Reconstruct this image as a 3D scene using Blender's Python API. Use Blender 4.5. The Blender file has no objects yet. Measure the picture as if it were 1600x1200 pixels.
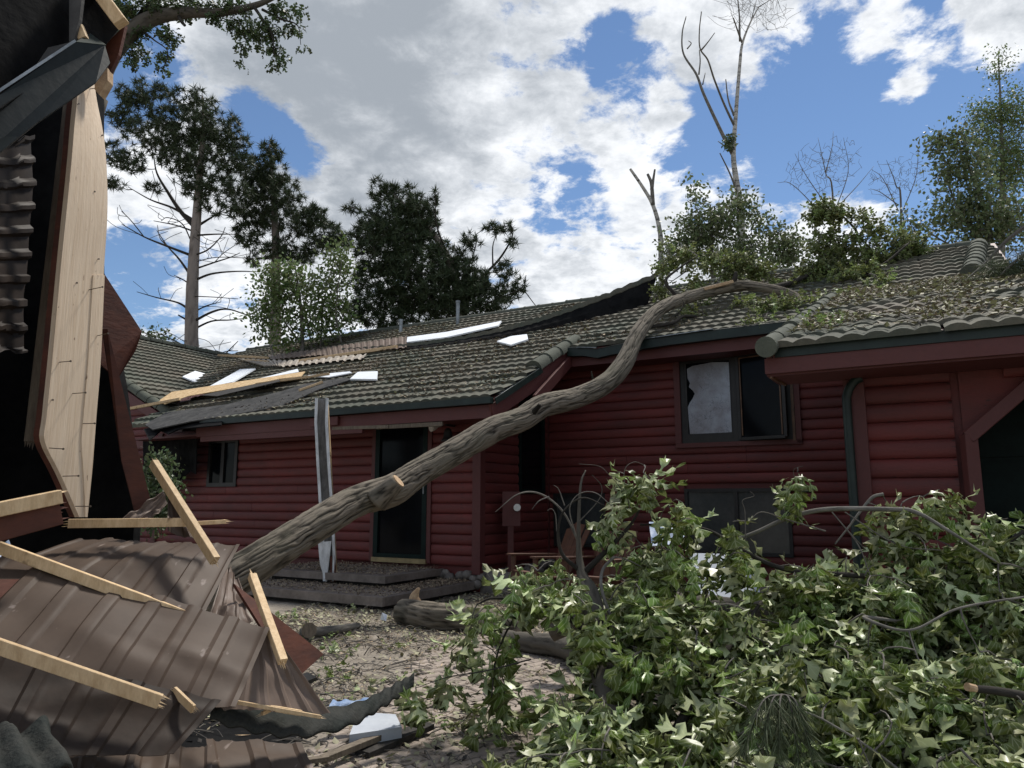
import bpy, math, random
import numpy as np
from mathutils import Matrix, Vector

rng = np.random.default_rng(7)
random.seed(7)
R = math.radians
sc = bpy.context.scene
COL = sc.collection

# ------------------------------------------------------------------ camera
F_PX, PITCH, CAM_Z = 1150.0, R(9.0), 1.3
CAM = np.array([0.0, 0.0, CAM_Z])
cd = bpy.data.cameras.new('camera')
cam = bpy.data.objects.new('camera', cd)
COL.objects.link(cam)
cd.sensor_width = 36.0
cd.lens = 36.0 * F_PX / 1600.0
cd.clip_start, cd.clip_end = 0.05, 3000.0
cam.location = CAM
cam.rotation_euler = (R(90) + PITCH, 0, 0)
sc.camera = cam


def ray(px, py):
    x, y = px - 800.0, 600.0 - py
    return np.array([x, F_PX * math.cos(PITCH) - y * math.sin(PITCH), F_PX * math.sin(PITCH) + y * math.cos(PITCH)]) / F_PX


def at(px, py, Y):
    """point of the place seen in direction px, py at distance Y in front of the photographer"""
    r = ray(px, py)
    return CAM + r * (Y / r[1])


def onz(px, py, z=0.0):
    r = ray(px, py)
    return CAM + r * ((z - CAM_Z) / r[2])


# ------------------------------------------------------------------ world: sky with broken cloud
SUN_EL, SUN_AZ = R(60), R(34)          # azimuth from +Y towards +X
EXPOSURE = 0.22
w = bpy.data.worlds.new('World')
sc.world = w
w.use_nodes = True
nt = w.node_tree
nt.nodes.clear()


def N(tree, kind, **kw):
    n = tree.nodes.new(kind)
    for k, v in kw.items():
        setattr(n, k, v)
    return n


def L(tree, a, b):
    tree.links.new(a, b)


def mathn(tree, op, a, b=None, clamp=False):
    n = N(tree, 'ShaderNodeMath', operation=op)
    n.use_clamp = clamp
    for i, v in enumerate((a, b)):
        if v is None:
            continue
        if isinstance(v, (int, float)):
            n.inputs[i].default_value = v
        else:
            L(tree, v, n.inputs[i])
    return n.outputs[0]


tc = N(nt, 'ShaderNodeTexCoord')
D = tc.outputs['Generated']
sep = N(nt, 'ShaderNodeSeparateXYZ')
L(nt, D, sep.inputs[0])
den = mathn(nt, 'ADD', mathn(nt, 'MAXIMUM', sep.outputs[2], 0.0), 0.22)
cmb = N(nt, 'ShaderNodeCombineXYZ')
L(nt, mathn(nt, 'DIVIDE', sep.outputs[0], den), cmb.inputs[0])
L(nt, mathn(nt, 'DIVIDE', sep.outputs[1], den), cmb.inputs[1])
P2 = cmb.outputs[0]


def wnoise(scale, detail, rough, off=(0, 0, 0), dist=0.0):
    m = N(nt, 'ShaderNodeMapping')
    m.inputs['Location'].default_value = off
    L(nt, P2, m.inputs[0])
    n = N(nt, 'ShaderNodeTexNoise')
    n.inputs['Scale'].default_value = scale
    n.inputs['Detail'].default_value = detail
    n.inputs['Roughness'].default_value = rough
    n.inputs['Distortion'].default_value = dist
    L(nt, m.outputs[0], n.inputs['Vector'])
    return n.outputs[0]


def wblob(px, py, rad, weight):
    d = ray(px, py)
    d = d / np.linalg.norm(d)
    v = N(nt, 'ShaderNodeVectorMath', operation='DOT_PRODUCT')
    L(nt, D, v.inputs[0])
    v.inputs[1].default_value = d
    m = N(nt, 'ShaderNodeMapRange', interpolation_type='SMOOTHSTEP')
    L(nt, v.outputs['Value'], m.inputs[0])
    m.inputs[1].default_value = math.cos(R(rad))
    m.inputs[2].default_value = 1.0
    m.inputs[3].default_value = 0.0
    m.inputs[4].default_value = weight
    return m.outputs[0]


big = wnoise(1.5, 6, 0.58, (3.1, 1.7, 0), 0.15)
mid = wnoise(4.2, 9, 0.62, (1.3, 4.2, 0), 0.25)
fine = wnoise(11.0, 9, 0.66, (5.3, 0.2, 0), 0.2)
cover = mathn(nt, 'ADD', mathn(nt, 'MULTIPLY', big, 1.6), mathn(nt, 'MULTIPLY', mid, 2.7))
cover = mathn(nt, 'ADD', cover, mathn(nt, 'MULTIPLY', fine, 2.2))
cover = mathn(nt, 'ADD', cover, -3.02)
for b in ((540, 140, 17, .55), (760, 330, 16, .40), (420, 330, 12, .28), (300, 420, 12, .25), (860, 150, 7, .15),
          (1110, 95, 9, .42), (1000, 200, 5, .25), (1260, 40, 8, .32), (1385, 90, 4.0, 1.15), (1590, 20, 5, 1.3), (1450, 130, 3.2, .7), (1330, 170, 2.6, .4), (1410, 165, 2.6, .45),
          (1250, 330, 7, .60), (1080, 310, 8, .36), (1350, 330, 6, .3), (1010, 420, 9, .35), (230, 300, 8, .2), (500, 20, 12, .3),
          (985, 140, 4.5, -.55), (955, 55, 2.6, -.40), (940, 95, 2.5, -.3), (1080, 225, 4.5, -.45), (790, 130, 2.2, -.3), (1110, 180, 3, -.25),
          (1230, 190, 9, -.60), (1400, 220, 11, -.72), (1500, 130, 7, -.35), (1330, 160, 8, -.4), (893, 318, 4.5, -.50), (1060, 330, 3, -.3),
          (430, 215, 5.0, -.65), (385, 180, 4.4, -.5), (470, 250, 4.0, -.5), (205, 110, 5, -.65), (190, 180, 4, -.4), (230, 400, 5, -.4), (170, 400, 5, -.3), (290, 90, 3.0, -.4),
          (1600, 250, 8, -.4), (1180, 250, 6, -.35), (690, 95, 2.5, -.3)):
    cover = mathn(nt, 'ADD', cover, wblob(*b))
alpha = N(nt, 'ShaderNodeMapRange', interpolation_type='SMOOTHSTEP')
L(nt, cover, alpha.inputs[0])
alpha.inputs[1].default_value = -0.02
alpha.inputs[2].default_value = 0.50
# cloud tone: thick middles are grey underneath, thin edges bright
thick = N(nt, 'ShaderNodeMapRange', interpolation_type='SMOOTHSTEP')
tone = mathn(nt, 'ADD', mathn(nt, 'MULTIPLY', wnoise(3.4, 6, 0.55, (7, 2, 0), 0.2), 2.2), mathn(nt, 'MULTIPLY', wnoise(9.5, 9, 0.64, (2, 8, 0), 0.2), 2.6))
tone = mathn(nt, 'ADD', tone, mathn(nt, 'MULTIPLY', mathn(nt, 'MINIMUM', cover, 1.0), 0.35))
for b in ((540, 150, 12, .85), (470, 90, 10, .35), (860, 60, 8, .35), (700, 260, 6, .25), (1040, 60, 5, .2)):
    tone = mathn(nt, 'ADD', tone, wblob(*b))
L(nt, tone, thick.inputs[0])
thick.inputs[1].default_value = 2.15
thick.inputs[2].default_value = 3.9
cr = N(nt, 'ShaderNodeValToRGB')
cr.color_ramp.elements[0].color = (0.89, 0.91, 0.94, 1)
cr.color_ramp.elements[1].color = (0.33, 0.365, 0.41, 1)
e = cr.color_ramp.elements.new(0.35)
e.color = (0.64, 0.67, 0.71, 1)
L(nt, thick.outputs[0], cr.inputs[0])
sky = N(nt, 'ShaderNodeTexSky', sky_type='NISHITA')
sky.sun_disc = False
sky.sun_elevation = SUN_EL
sky.sun_rotation = SUN_AZ
sky.air_density, sky.dust_density, sky.ozone_density = 1.0, 0.0, 4.5
bg_sky = N(nt, 'ShaderNodeBackground')
bg_sky.inputs[1].default_value = 0.096
L(nt, sky.outputs[0], bg_sky.inputs[0])
bg_cl = N(nt, 'ShaderNodeBackground')
bg_cl.inputs[1].default_value = 1.0
L(nt, cr.outputs[0], bg_cl.inputs[0])
mx = N(nt, 'ShaderNodeMixShader')
L(nt, alpha.outputs[0], mx.inputs[0])
L(nt, bg_sky.outputs[0], mx.inputs[1])
L(nt, bg_cl.outputs[0], mx.inputs[2])
wo = N(nt, 'ShaderNodeOutputWorld')
L(nt, mx.outputs[0], wo.inputs[0])
w.cycles.sampling_method = 'MANUAL'
w.cycles.sample_map_resolution = 512

sd = bpy.data.lights.new('sun', 'SUN')
sun = bpy.data.objects.new('sun', sd)
COL.objects.link(sun)
sd.energy, sd.angle, sd.color = 3.8, R(8), (1.0, 0.95, 0.87)
sdir = Vector((math.cos(SUN_EL) * math.sin(SUN_AZ), math.cos(SUN_EL) * math.cos(SUN_AZ), math.sin(SUN_EL)))
sun.rotation_euler = sdir.to_track_quat('Z', 'Y').to_euler()
sun.location = (0, 0, 40)
vs = sc.view_settings
vs.view_transform, vs.look, vs.exposure, vs.gamma = 'Standard', 'None', EXPOSURE, 1.0
vs.use_curve_mapping = False
sc.cycles.max_bounces = 6
sc.cycles.transparent_max_bounces = 6
sc.cycles.use_denoising = True

# ------------------------------------------------------------------ materials
MATS = {}


def mat(name, col, rough=0.7, var=0.25, scale=6.0, col2=None, stretch=(1, 1, 1), bump=0.3, bscale=None, metal=0.0, spec=0.4, obj_var=0.0, coord='Object', bdist=0.01, speck=None):
    """procedural surface: base colour broken up by two noises, per-object variation, fine relief"""
    m = bpy.data.materials.new(name)
    m.use_nodes = True
    t = m.node_tree
    b = t.nodes['Principled BSDF']
    c = N(t, 'ShaderNodeTexCoord')
    mp = N(t, 'ShaderNodeMapping')
    mp.inputs['Scale'].default_value = stretch
    L(t, N(t, 'ShaderNodeNewGeometry').outputs['Position'] if coord == 'World' else c.outputs[coord], mp.inputs[0])
    n1 = N(t, 'ShaderNodeTexNoise')
    n1.inputs['Scale'].default_value = scale
    n1.inputs['Detail'].default_value = 7
    n1.inputs['Roughness'].default_value = 0.65
    L(t, mp.outputs[0], n1.inputs['Vector'])
    n2 = N(t, 'ShaderNodeTexNoise')
    n2.inputs['Scale'].default_value = (bscale or scale * 6)
    n2.inputs['Detail'].default_value = 5
    L(t, mp.outputs[0], n2.inputs['Vector'])
    col2 = col2 or tuple(x * (1 - 2.0 * var) for x in col)
    mixc = N(t, 'ShaderNodeMix', data_type='RGBA')
    mr = N(t, 'ShaderNodeMapRange')
    L(t, n1.outputs[0], mr.inputs[0])
    mr.inputs[1].default_value, mr.inputs[2].default_value = 0.36, 0.66
    L(t, mr.outputs[0], mixc.inputs[0])
    mixc.inputs[6].default_value = (*col, 1)
    mixc.inputs[7].default_value = (*col2, 1)
    colour = mixc.outputs[2]
    if speck:                                    # small knots, holes, scratches: (stretch, scale, threshold, colour)
        m3 = N(t, 'ShaderNodeMapping')
        m3.inputs['Scale'].default_value = speck[0]
        L(t, c.outputs['Object'], m3.inputs[0])
        n3 = N(t, 'ShaderNodeTexNoise')
        n3.inputs['Scale'].default_value = speck[1]
        n3.inputs['Detail'].default_value = 3
        L(t, m3.outputs[0], n3.inputs['Vector'])
        r3 = N(t, 'ShaderNodeMapRange')
        L(t, n3.outputs[0], r3.inputs[0])
        r3.inputs[1].default_value, r3.inputs[2].default_value = speck[2], speck[2] + .05
        mx3 = N(t, 'ShaderNodeMix', data_type='RGBA')
        L(t, r3.outputs[0], mx3.inputs[0])
        L(t, colour, mx3.inputs[6])
        mx3.inputs[7].default_value = (*speck[3], 1)
        colour = mx3.outputs[2]
    hsv = N(t, 'ShaderNodeHueSaturation')
    L(t, colour, hsv.inputs['Color'])
    v = mathn(t, 'ADD', mathn(t, 'MULTIPLY', n2.outputs[0], var * 1.6), 1.0 - var * 0.8)
    if obj_var:
        oi = N(t, 'ShaderNodeObjectInfo')
        v = mathn(t, 'MULTIPLY', v, mathn(t, 'ADD', mathn(t, 'MULTIPLY', oi.outputs['Random'], 2 * obj_var), 1 - obj_var))
    L(t, v, hsv.inputs['Value'])
    L(t, hsv.outputs[0], b.inputs['Base Color'])
    b.inputs['Roughness'].default_value = rough
    b.inputs['Metallic'].default_value = metal
    b.inputs['Specular IOR Level'].default_value = spec
    if bump:
        bp = N(t, 'ShaderNodeBump')
        bp.inputs['Strength'].default_value = bump
        bp.inputs['Distance'].default_value = bdist
        L(t, n2.outputs[0], bp.inputs['Height'])
        L(t, bp.outputs[0], b.inputs['Normal'])
    MATS[name] = m
    return m


def leaf_mat(name, front, back, var=0.35, trans=0.25, rough=0.5, veins=False):
    m = bpy.data.materials.new(name)
    m.use_nodes = True
    t = m.node_tree
    b = t.nodes['Principled BSDF']
    g = N(t, 'ShaderNodeNewGeometry')
    mixc = N(t, 'ShaderNodeMix', data_type='RGBA')
    L(t, g.outputs['Backfacing'], mixc.inputs[0])
    mixc.inputs[6].default_value = (*front, 1)
    mixc.inputs[7].default_value = (*back, 1)
    colour = mixc.outputs[2]
    if veins:                                    # midrib and side veins from the blade's own coordinates, browning lobes
        a = N(t, 'ShaderNodeAttribute', attribute_name='bark')
        sp = N(t, 'ShaderNodeSeparateXYZ')
        L(t, a.outputs['Vector'], sp.inputs[0])
        ax = mathn(t, 'ABSOLUTE', sp.outputs[0])
        side = mathn(t, 'PINGPONG', mathn(t, 'SUBTRACT', sp.outputs[1], mathn(t, 'MULTIPLY', ax, .8)), .065)
        near = mathn(t, 'MINIMUM', ax, mathn(t, 'ADD', side, .004))
        mr = N(t, 'ShaderNodeMapRange')
        L(t, near, mr.inputs[0])
        mr.inputs[1].default_value, mr.inputs[2].default_value, mr.inputs[3].default_value, mr.inputs[4].default_value = .006, .022, .55, 0
        mv = N(t, 'ShaderNodeMix', data_type='RGBA')
        L(t, mr.outputs[0], mv.inputs[0])
        L(t, colour, mv.inputs[6])
        mv.inputs[7].default_value = (*[min(1, x * 1.1 + .06) for x in back], 1)
        nz = N(t, 'ShaderNodeTexNoise')
        nz.inputs['Scale'].default_value = 2.6
        nz.inputs['Detail'].default_value = 4
        va = N(t, 'ShaderNodeVectorMath', operation='ADD')
        L(t, a.outputs['Vector'], va.inputs[0])
        cv = N(t, 'ShaderNodeCombineXYZ')
        oi0 = N(t, 'ShaderNodeObjectInfo')
        L(t, mathn(t, 'MULTIPLY', mathn(t, 'ADD', g.outputs['Random Per Island'], oi0.outputs['Random']), 30), cv.inputs[2])
        L(t, cv.outputs[0], va.inputs[1])
        L(t, va.outputs[0], nz.inputs['Vector'])
        mb_ = N(t, 'ShaderNodeMapRange')
        L(t, nz.outputs[0], mb_.inputs[0])
        mb_.inputs[1].default_value, mb_.inputs[2].default_value, mb_.inputs[4].default_value = .60, .74, .7
        m4 = N(t, 'ShaderNodeMix', data_type='RGBA')
        L(t, mb_.outputs[0], m4.inputs[0])
        L(t, mv.outputs[2], m4.inputs[6])
        m4.inputs[7].default_value = (front[0] * .75, front[1] * .62, front[2] * .9, 1)
        colour = m4.outputs[2]
    hsv = N(t, 'ShaderNodeHueSaturation')
    L(t, colour, hsv.inputs['Color'])
    oi = N(t, 'ShaderNodeObjectInfo')
    rnd = mathn(t, 'FRACT', mathn(t, 'ADD', g.outputs['Random Per Island'], oi.outputs['Random']))
    L(t, mathn(t, 'ADD', mathn(t, 'MULTIPLY', rnd, 2 * var), 1 - var), hsv.inputs['Value'])
    L(t, mathn(t, 'ADD', mathn(t, 'MULTIPLY', rnd, 0.05), 0.475), hsv.inputs['Hue'])
    L(t, hsv.outputs[0], b.inputs['Base Color'])
    b.inputs['Roughness'].default_value = rough
    b.inputs['Specular IOR Level'].default_value = 0.35
    tr = N(t, 'ShaderNodeBsdfTranslucent')
    L(t, hsv.outputs[0], tr.inputs['Color'])
    mxs = N(t, 'ShaderNodeMixShader')
    mxs.inputs[0].default_value = trans
    L(t, b.outputs[0], mxs.inputs[1])
    L(t, tr.outputs[0], mxs.inputs[2])
    L(t, mxs.outputs[0], t.nodes['Material Output'].inputs[0])
    MATS[name] = m
    return m


def bark_mat(name, dark, light, along=5.0, around=26.0, bump=0.8, moss=None, lo=.35, hi=.95):
    m = bpy.data.materials.new(name)
    m.use_nodes = True
    t = m.node_tree
    b = t.nodes['Principled BSDF']
    a = N(t, 'ShaderNodeAttribute', attribute_name='bark')     # x: round the limb (m), y: along it (m), z: ridge height
    sp = N(t, 'ShaderNodeSeparateXYZ')
    L(t, a.outputs['Vector'], sp.inputs[0])
    c = N(t, 'ShaderNodeCombineXYZ')
    L(t, mathn(t, 'MULTIPLY', sp.outputs[0], around), c.inputs[0])
    L(t, mathn(t, 'MULTIPLY', sp.outputs[1], along), c.inputs[1])
    n1 = N(t, 'ShaderNodeTexNoise')
    n1.inputs['Scale'].default_value = 1.0
    n1.inputs['Detail'].default_value = 6
    n1.inputs['Roughness'].default_value = 0.7
    L(t, c.outputs[0], n1.inputs['Vector'])
    tco = N(t, 'ShaderNodeTexCoord')
    n2 = N(t, 'ShaderNodeTexNoise')
    n2.inputs['Scale'].default_value = 3.0
    n2.inputs['Detail'].default_value = 4
    L(t, tco.outputs['Object'], n2.inputs['Vector'])
    h = mathn(t, 'ADD', mathn(t, 'MULTIPLY', n1.outputs[0], 0.75), mathn(t, 'MULTIPLY', sp.outputs[2], 0.75))
    r = N(t, 'ShaderNodeValToRGB')
    r.color_ramp.elements[0].position = lo
    r.color_ramp.elements[0].color = (*dark, 1)
    r.color_ramp.elements[1].position = hi
    r.color_ramp.elements[1].color = (*light, 1)
    L(t, h, r.inputs[0])
    mixc = N(t, 'ShaderNodeMix', data_type='RGBA')
    mr = N(t, 'ShaderNodeMapRange')
    L(t, n2.outputs[0], mr.inputs[0])
    mr.inputs[1].default_value, mr.inputs[2].default_value = 0.45, 0.75
    mr.inputs[4].default_value = 0.5 if moss else 0.0
    L(t, mr.outputs[0], mixc.inputs[0])
    L(t, r.outputs[0], mixc.inputs[6])
    mixc.inputs[7].default_value = (*(moss or dark), 1)
    L(t, mixc.outputs[2], b.inputs['Base Color'])
    b.inputs['Roughness'].default_value = 0.9
    b.inputs['Specular IOR Level'].default_value = 0.15
    bp = N(t, 'ShaderNodeBump')
    bp.inputs['Strength'].default_value = bump
    bp.inputs['Distance'].default_value = 0.015
    L(t, n1.outputs[0], bp.inputs['Height'])
    L(t, bp.outputs[0], b.inputs['Normal'])
    MATS[name] = m
    return m


mat('red_log', (.142, .0255, .0225), .62, .20, 1.3, (.090, .022, .020), (1, 1, 3.0), .3, 40, obj_var=.13, coord='World', speck=((3, 3, 14), 3.0, .66, (.055, .020, .018)))
mat('red_trim', (.088, .023, .020), .6, .2, 4, (.09, .026, .025), bump=.2)
mat('red_ply', (.105, .032, .017), .75, .3, 3, (.05, .017, .011), (1, 1, 3), .2)
mat('tile', (.082, .092, .073), .9, .42, .9, (.140, .124, .098), (1, 1, 1), .6, 22, spec=.2, obj_var=.20, coord='World')
mat('cap_tile', (.105, .112, .088), .9, .25, 5, (.075, .082, .066), bump=.5, bscale=70, spec=.2, obj_var=.12)
mat('green_metal', (.017, .030, .026), .45, .25, 5, bump=.05, spec=.3)
mat('zinc', (.30, .32, .33), .35, .3, 5, (.10, .11, .11), bump=.1, metal=.6)
mat('torn_white', (.72, .74, .75), .4, .2, 5, (.42, .43, .43), (3, 3, 1), .1, spec=.5)
mat('torn_dark', (.11, .105, .095), .7, .4, 5, (.26, .25, .24), (3, 3, 1), .2)
mat('wood_new', (.60, .44, .26), .7, .16, 4, (.44, .30, .16), (9, 9, 3), .2, 14, obj_var=.18, speck=((1, 1, 1), 9.0, .68, (.17, .10, .05)))
mat('wood_face', (.62, .50, .37), .65, .12, 3, (.50, .38, .265), (26, 26, 1.2), .2, 6, speck=((60, 60, 16), 1.0, .70, (.16, .10, .065)))
mat('wood_old', (.19, .155, .115), .85, .3, 5, (.10, .08, .06), (6, 6, 1), .3, obj_var=.15)
mat('deck_wood', (.205, .172, .150), .85, .25, 4, (.12, .10, .085), (1, 1, 1), .4, obj_var=.15)
mat('chair_wood', (.115, .046, .024), .65, .25, 5, (.07, .03, .017), (1, 1, 4), .2)
mat('brown_metal', (.088, .062, .046), .58, .25, 2.0, (.056, .039, .029), bump=.08, bscale=5, spec=.18, bdist=.02, speck=((9, 2, 9), 2.2, .67, (.20, .16, .14)))
mat('brown_light', (.175, .132, .108), .55, .2, 3, (.115, .085, .068), bump=.08, spec=.2)
mat('brown_dark', (.036, .025, .019), .6, .3, 3, bump=.12, spec=.15)
mat('dark_metal', (.007, .011, .012), .5, .3, 5, (.012, .017, .018), bump=.1, spec=.2)
mat('black_felt_shade', (.0035, .0035, .004), .9, .3, 4, (.012, .012, .012), bump=.5, bscale=20, spec=.08)  # black of real felt, also of sheets standing in for shade
mat('felt_grey', (.085, .083, .08), .9, .3, 6, (.04, .04, .04), bump=.5, bscale=25, spec=.1)
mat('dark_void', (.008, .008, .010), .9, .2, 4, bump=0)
mat('foam_shaded', (.46, .49, .53), .6, .08, 5, (.38, .41, .46), bump=.15)  # greyed copy of foam, shade below the curled strip put into the colour
mat('foam', (.80, .83, .86), .6, .05, 5, (.72, .75, .80), bump=.1)
mat('blue_plastic', (.16, .25, .42), .5, .4, 5, (.42, .48, .58), bump=.2, spec=.2)
mat('glass_dark', (.005, .006, .008), .12, .2, 4, bump=0, spec=.07)
mat('tile_dark', (.040, .040, .036), .85, .4, 5, (.02, .024, .022), bump=.6, bscale=60, spec=.15)
mat('glass_grey', (.030, .036, .038), .2, .4, 3, (.055, .06, .06), bump=0, spec=.6)
mat('frame_dark', (.020, .019, .018), .5, .2, 6, bump=.1)
mat('frame_wood', (.16, .085, .045), .5, .3, 8, bump=.1)
mat('frame_green', (.007, .018, .016), .5, .2, 6, bump=.05, spec=.12)
mat('brass_wood', (.33, .25, .12), .5, .2, 6, bump=.1)
mat('stone', (.20, .18, .16), .85, .3, 8, (.12, .11, .10), obj_var=.25)
mat('dirt', (.295, .260, .215), .95, .40, 4.2, (.165, .140, .112), bump=.8, bscale=50, bdist=.02)
mat('paver', (.34, .285, .24), .9, .28, 9, (.215, .180, .150), bump=.5, bscale=80, obj_var=.16)
mat('nail', (.11, .085, .065), .5, .2, 10, metal=.5, bump=0)
mat('cut_wood', (.50, .36, .22), .8, .25, 20, (.32, .20, .11), bump=.3)
mat('twig', (.135, .122, .105), .85, .3, 20, (.07, .062, .055), bump=.2)
mat('twig_dark', (.045, .040, .036), .9, .3, 20, bump=.2)
mat('white_plastic', (.70, .70, .66), .4, .15, 8, bump=0)
mat('car_paint', (.50, .54, .60), .25, .06, 3, bump=0, spec=.5)
mat('silver_insulation', (.40, .36, .30), .7, .35, 9, (.22, .18, .15), bump=.3)
bark_mat('bark', (.018, .015, .012), (.20, .172, .135), 5.0, 40, 1.0, (.125, .118, .085), lo=.48, hi=1.06)
bark_mat('bark_pine', (.085, .072, .062), (.24, .205, .18), 4, 14, .5)
bark_mat('bark_dark', (.025, .022, .019), (.10, .09, .075), 5, 24, .6, lo=.30, hi=.8)
bark_mat('bark_grey', (.065, .060, .052), (.24, .225, .20), 6, 26, .4, lo=.25, hi=.52)
bark_mat('bark_birch', (.06, .055, .05), (.46, .44, .40), 9, 5, .2, lo=.28, hi=.40)
leaf_mat('oak_leaf', (.120, .168, .034), (.38, .42, .225), .42, .25, .36, True)
leaf_mat('oak_leaf_old', (.130, .165, .042), (.30, .33, .18), .4, .35, .5, True)
leaf_mat('shrub_leaf', (.060, .092, .033), (.11, .14, .07), .4, .3)
leaf_mat('far_leaf', (.090, .120, .048), (.15, .18, .09), .4, .35)
leaf_mat('young_leaf', (.105, .155, .045), (.15, .19, .08), .35, .35)
leaf_mat('needle', (.042, .060, .026), (.046, .064, .030), .45, .12, .6)
leaf_mat('needle_soft', (.075, .095, .045), (.085, .10, .05), .4, .2, .6)
leaf_mat('litter_leaf', (.20, .20, .105), (.30, .28, .185), .55, .1, .7)
leaf_mat('litter_brown', (.145, .105, .072), (.24, .185, .13), .5, .05, .8)


def osb_mat():
    m = mat('osb', (.52, .36, .18), .8, .12, 8)
    t = m.node_tree
    b = t.nodes['Principled BSDF']
    c = N(t, 'ShaderNodeTexCoord')
    v = N(t, 'ShaderNodeTexVoronoi')
    v.inputs['Scale'].default_value = 26
    L(t, c.outputs['Object'], v.inputs['Vector'])
    r = N(t, 'ShaderNodeValToRGB')
    r.color_ramp.elements[0].color = (.40, .26, .12, 1)
    r.color_ramp.elements[1].color = (.66, .48, .27, 1)
    s = N(t, 'ShaderNodeSeparateXYZ')
    L(t, v.outputs['Color'], s.inputs[0])
    L(t, s.outputs[0], r.inputs[0])
    L(t, r.outputs[0], b.inputs['Base Color'])


osb_mat()


def shatter_mat():
    m = mat('shattered', (.38, .42, .48), .35, .2, 2.2, (.20, .19, .20), bump=.1)
    t = m.node_tree
    b = t.nodes['Principled BSDF']
    c = N(t, 'ShaderNodeTexCoord')
    v = N(t, 'ShaderNodeTexVoronoi', feature='DISTANCE_TO_EDGE')
    v.inputs['Scale'].default_value = 9
    n = N(t, 'ShaderNodeTexNoise')
    n.inputs['Scale'].default_value = 4
    n.inputs['Detail'].default_value = 6
    L(t, c.outputs['Object'], n.inputs['Vector'])
    mixv = N(t, 'ShaderNodeMix', data_type='RGBA', blend_type='ADD')
    mixv.inputs[0].default_value = 0.6
    L(t, c.outputs['Object'], mixv.inputs[6])
    L(t, n.outputs['Color'], mixv.inputs[7])
    L(t, mixv.outputs[2], v.inputs['Vector'])
    crack = N(t, 'ShaderNodeMapRange')
    L(t, v.outputs[0], crack.inputs[0])
    crack.inputs[1].default_value, crack.inputs[2].default_value = 0.004, 0.022
    n3 = N(t, 'ShaderNodeMapRange')
    L(t, n.outputs[0], n3.inputs[0])
    n3.inputs[1].default_value, n3.inputs[2].default_value = 0.42, 0.60
    fac = mathn(t, 'MAXIMUM', crack.outputs[0], n3.outputs[0])
    mixc = N(t, 'ShaderNodeMix', data_type='RGBA')
    L(t, fac, mixc.inputs[0])
    mixc.inputs[6].default_value = (.07, .075, .09, 1)
    old = b.inputs['Base Color'].links[0].from_socket
    L(t, old, mixc.inputs[7])
    L(t, mixc.outputs[2], b.inputs['Base Color'])


shatter_mat()

# ------------------------------------------------------------------ mesh helpers
def nrm(v):
    v = np.asarray(v, float)
    return v / max(np.linalg.norm(v), 1e-9)


class MB:
    """collects vertices and faces (numpy); build() links them as ONE mesh object"""

    def __init__(self):
        self.v, self.f, self.n, self.bark = [], [], 0, []
        self.has_bark = False

    def add(self, verts, faces, bark=None):
        verts = np.asarray(verts, float).reshape(-1, 3)
        for fa in (faces if isinstance(faces, list) and len(faces) and isinstance(faces[0], np.ndarray) else [np.asarray(faces, int)]):
            if len(fa):
                self.f.append(np.asarray(fa, int) + self.n)
        self.v.append(verts)
        self.bark.append(np.zeros((len(verts), 3)) if bark is None else bark)
        self.has_bark |= bark is not None
        self.n += len(verts)
        return self

    def mesh(self, name, base=(0, 0, 0), smooth=False):
        me = bpy.data.meshes.new(name)
        v = np.concatenate(self.v) - np.asarray(base, float)
        me.vertices.add(len(v))
        me.vertices.foreach_set('co', v.astype(np.float32).ravel())
        tot = np.concatenate([np.full(len(f), f.shape[1]) for f in self.f])
        idx = np.concatenate([f.ravel() for f in self.f])
        me.loops.add(len(idx))
        me.loops.foreach_set('vertex_index', idx.astype(np.int32))
        me.polygons.add(len(tot))
        st = np.concatenate([[0], np.cumsum(tot)[:-1]])
        me.polygons.foreach_set('loop_start', st.astype(np.int32))
        me.polygons.foreach_set('use_smooth', np.full(len(tot), bool(smooth)))
        me.update(calc_edges=True)
        if self.has_bark:
            a = me.attributes.new('bark', 'FLOAT_VECTOR', 'POINT')
            a.data.foreach_set('vector', np.concatenate(self.bark).astype(np.float32).ravel())
        return me

    def build(self, name, material, parent=None, smooth=False, label=None, cat=None, group=None, kind=None, base=None):
        if base is None:
            base = BASE[parent] if parent is not None else np.concatenate(self.v).mean(0) * [1, 1, 0] + [0, 0, np.concatenate(self.v)[:, 2].min()]
        me = self.mesh(name, base, smooth)
        me.materials.append(MATS[material])
        return place(name, me, parent, None if parent is not None else base, label, cat, group, kind)


BASE = {}


def place(name, me, parent=None, base=None, label=None, cat=None, group=None, kind=None, M=None):
    o = bpy.data.objects.new(name, me)
    COL.objects.link(o)
    if parent is not None:
        o.parent = parent
        BASE[o] = BASE[parent]
        if M is not None:
            o.matrix_local = Matrix.Translation(-Vector(BASE[parent])) @ M
    else:
        BASE[o] = np.asarray(base if base is not None else (0, 0, 0), float)
        o.location = BASE[o]
    for k, val in (('label', label), ('category', cat), ('group', group), ('kind', kind)):
        if val:
            o[k] = val
    return o


def thing(name, label, cat, base=(0, 0, 0), group=None):
    return place(name, None, None, base, label, cat, group)


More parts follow.
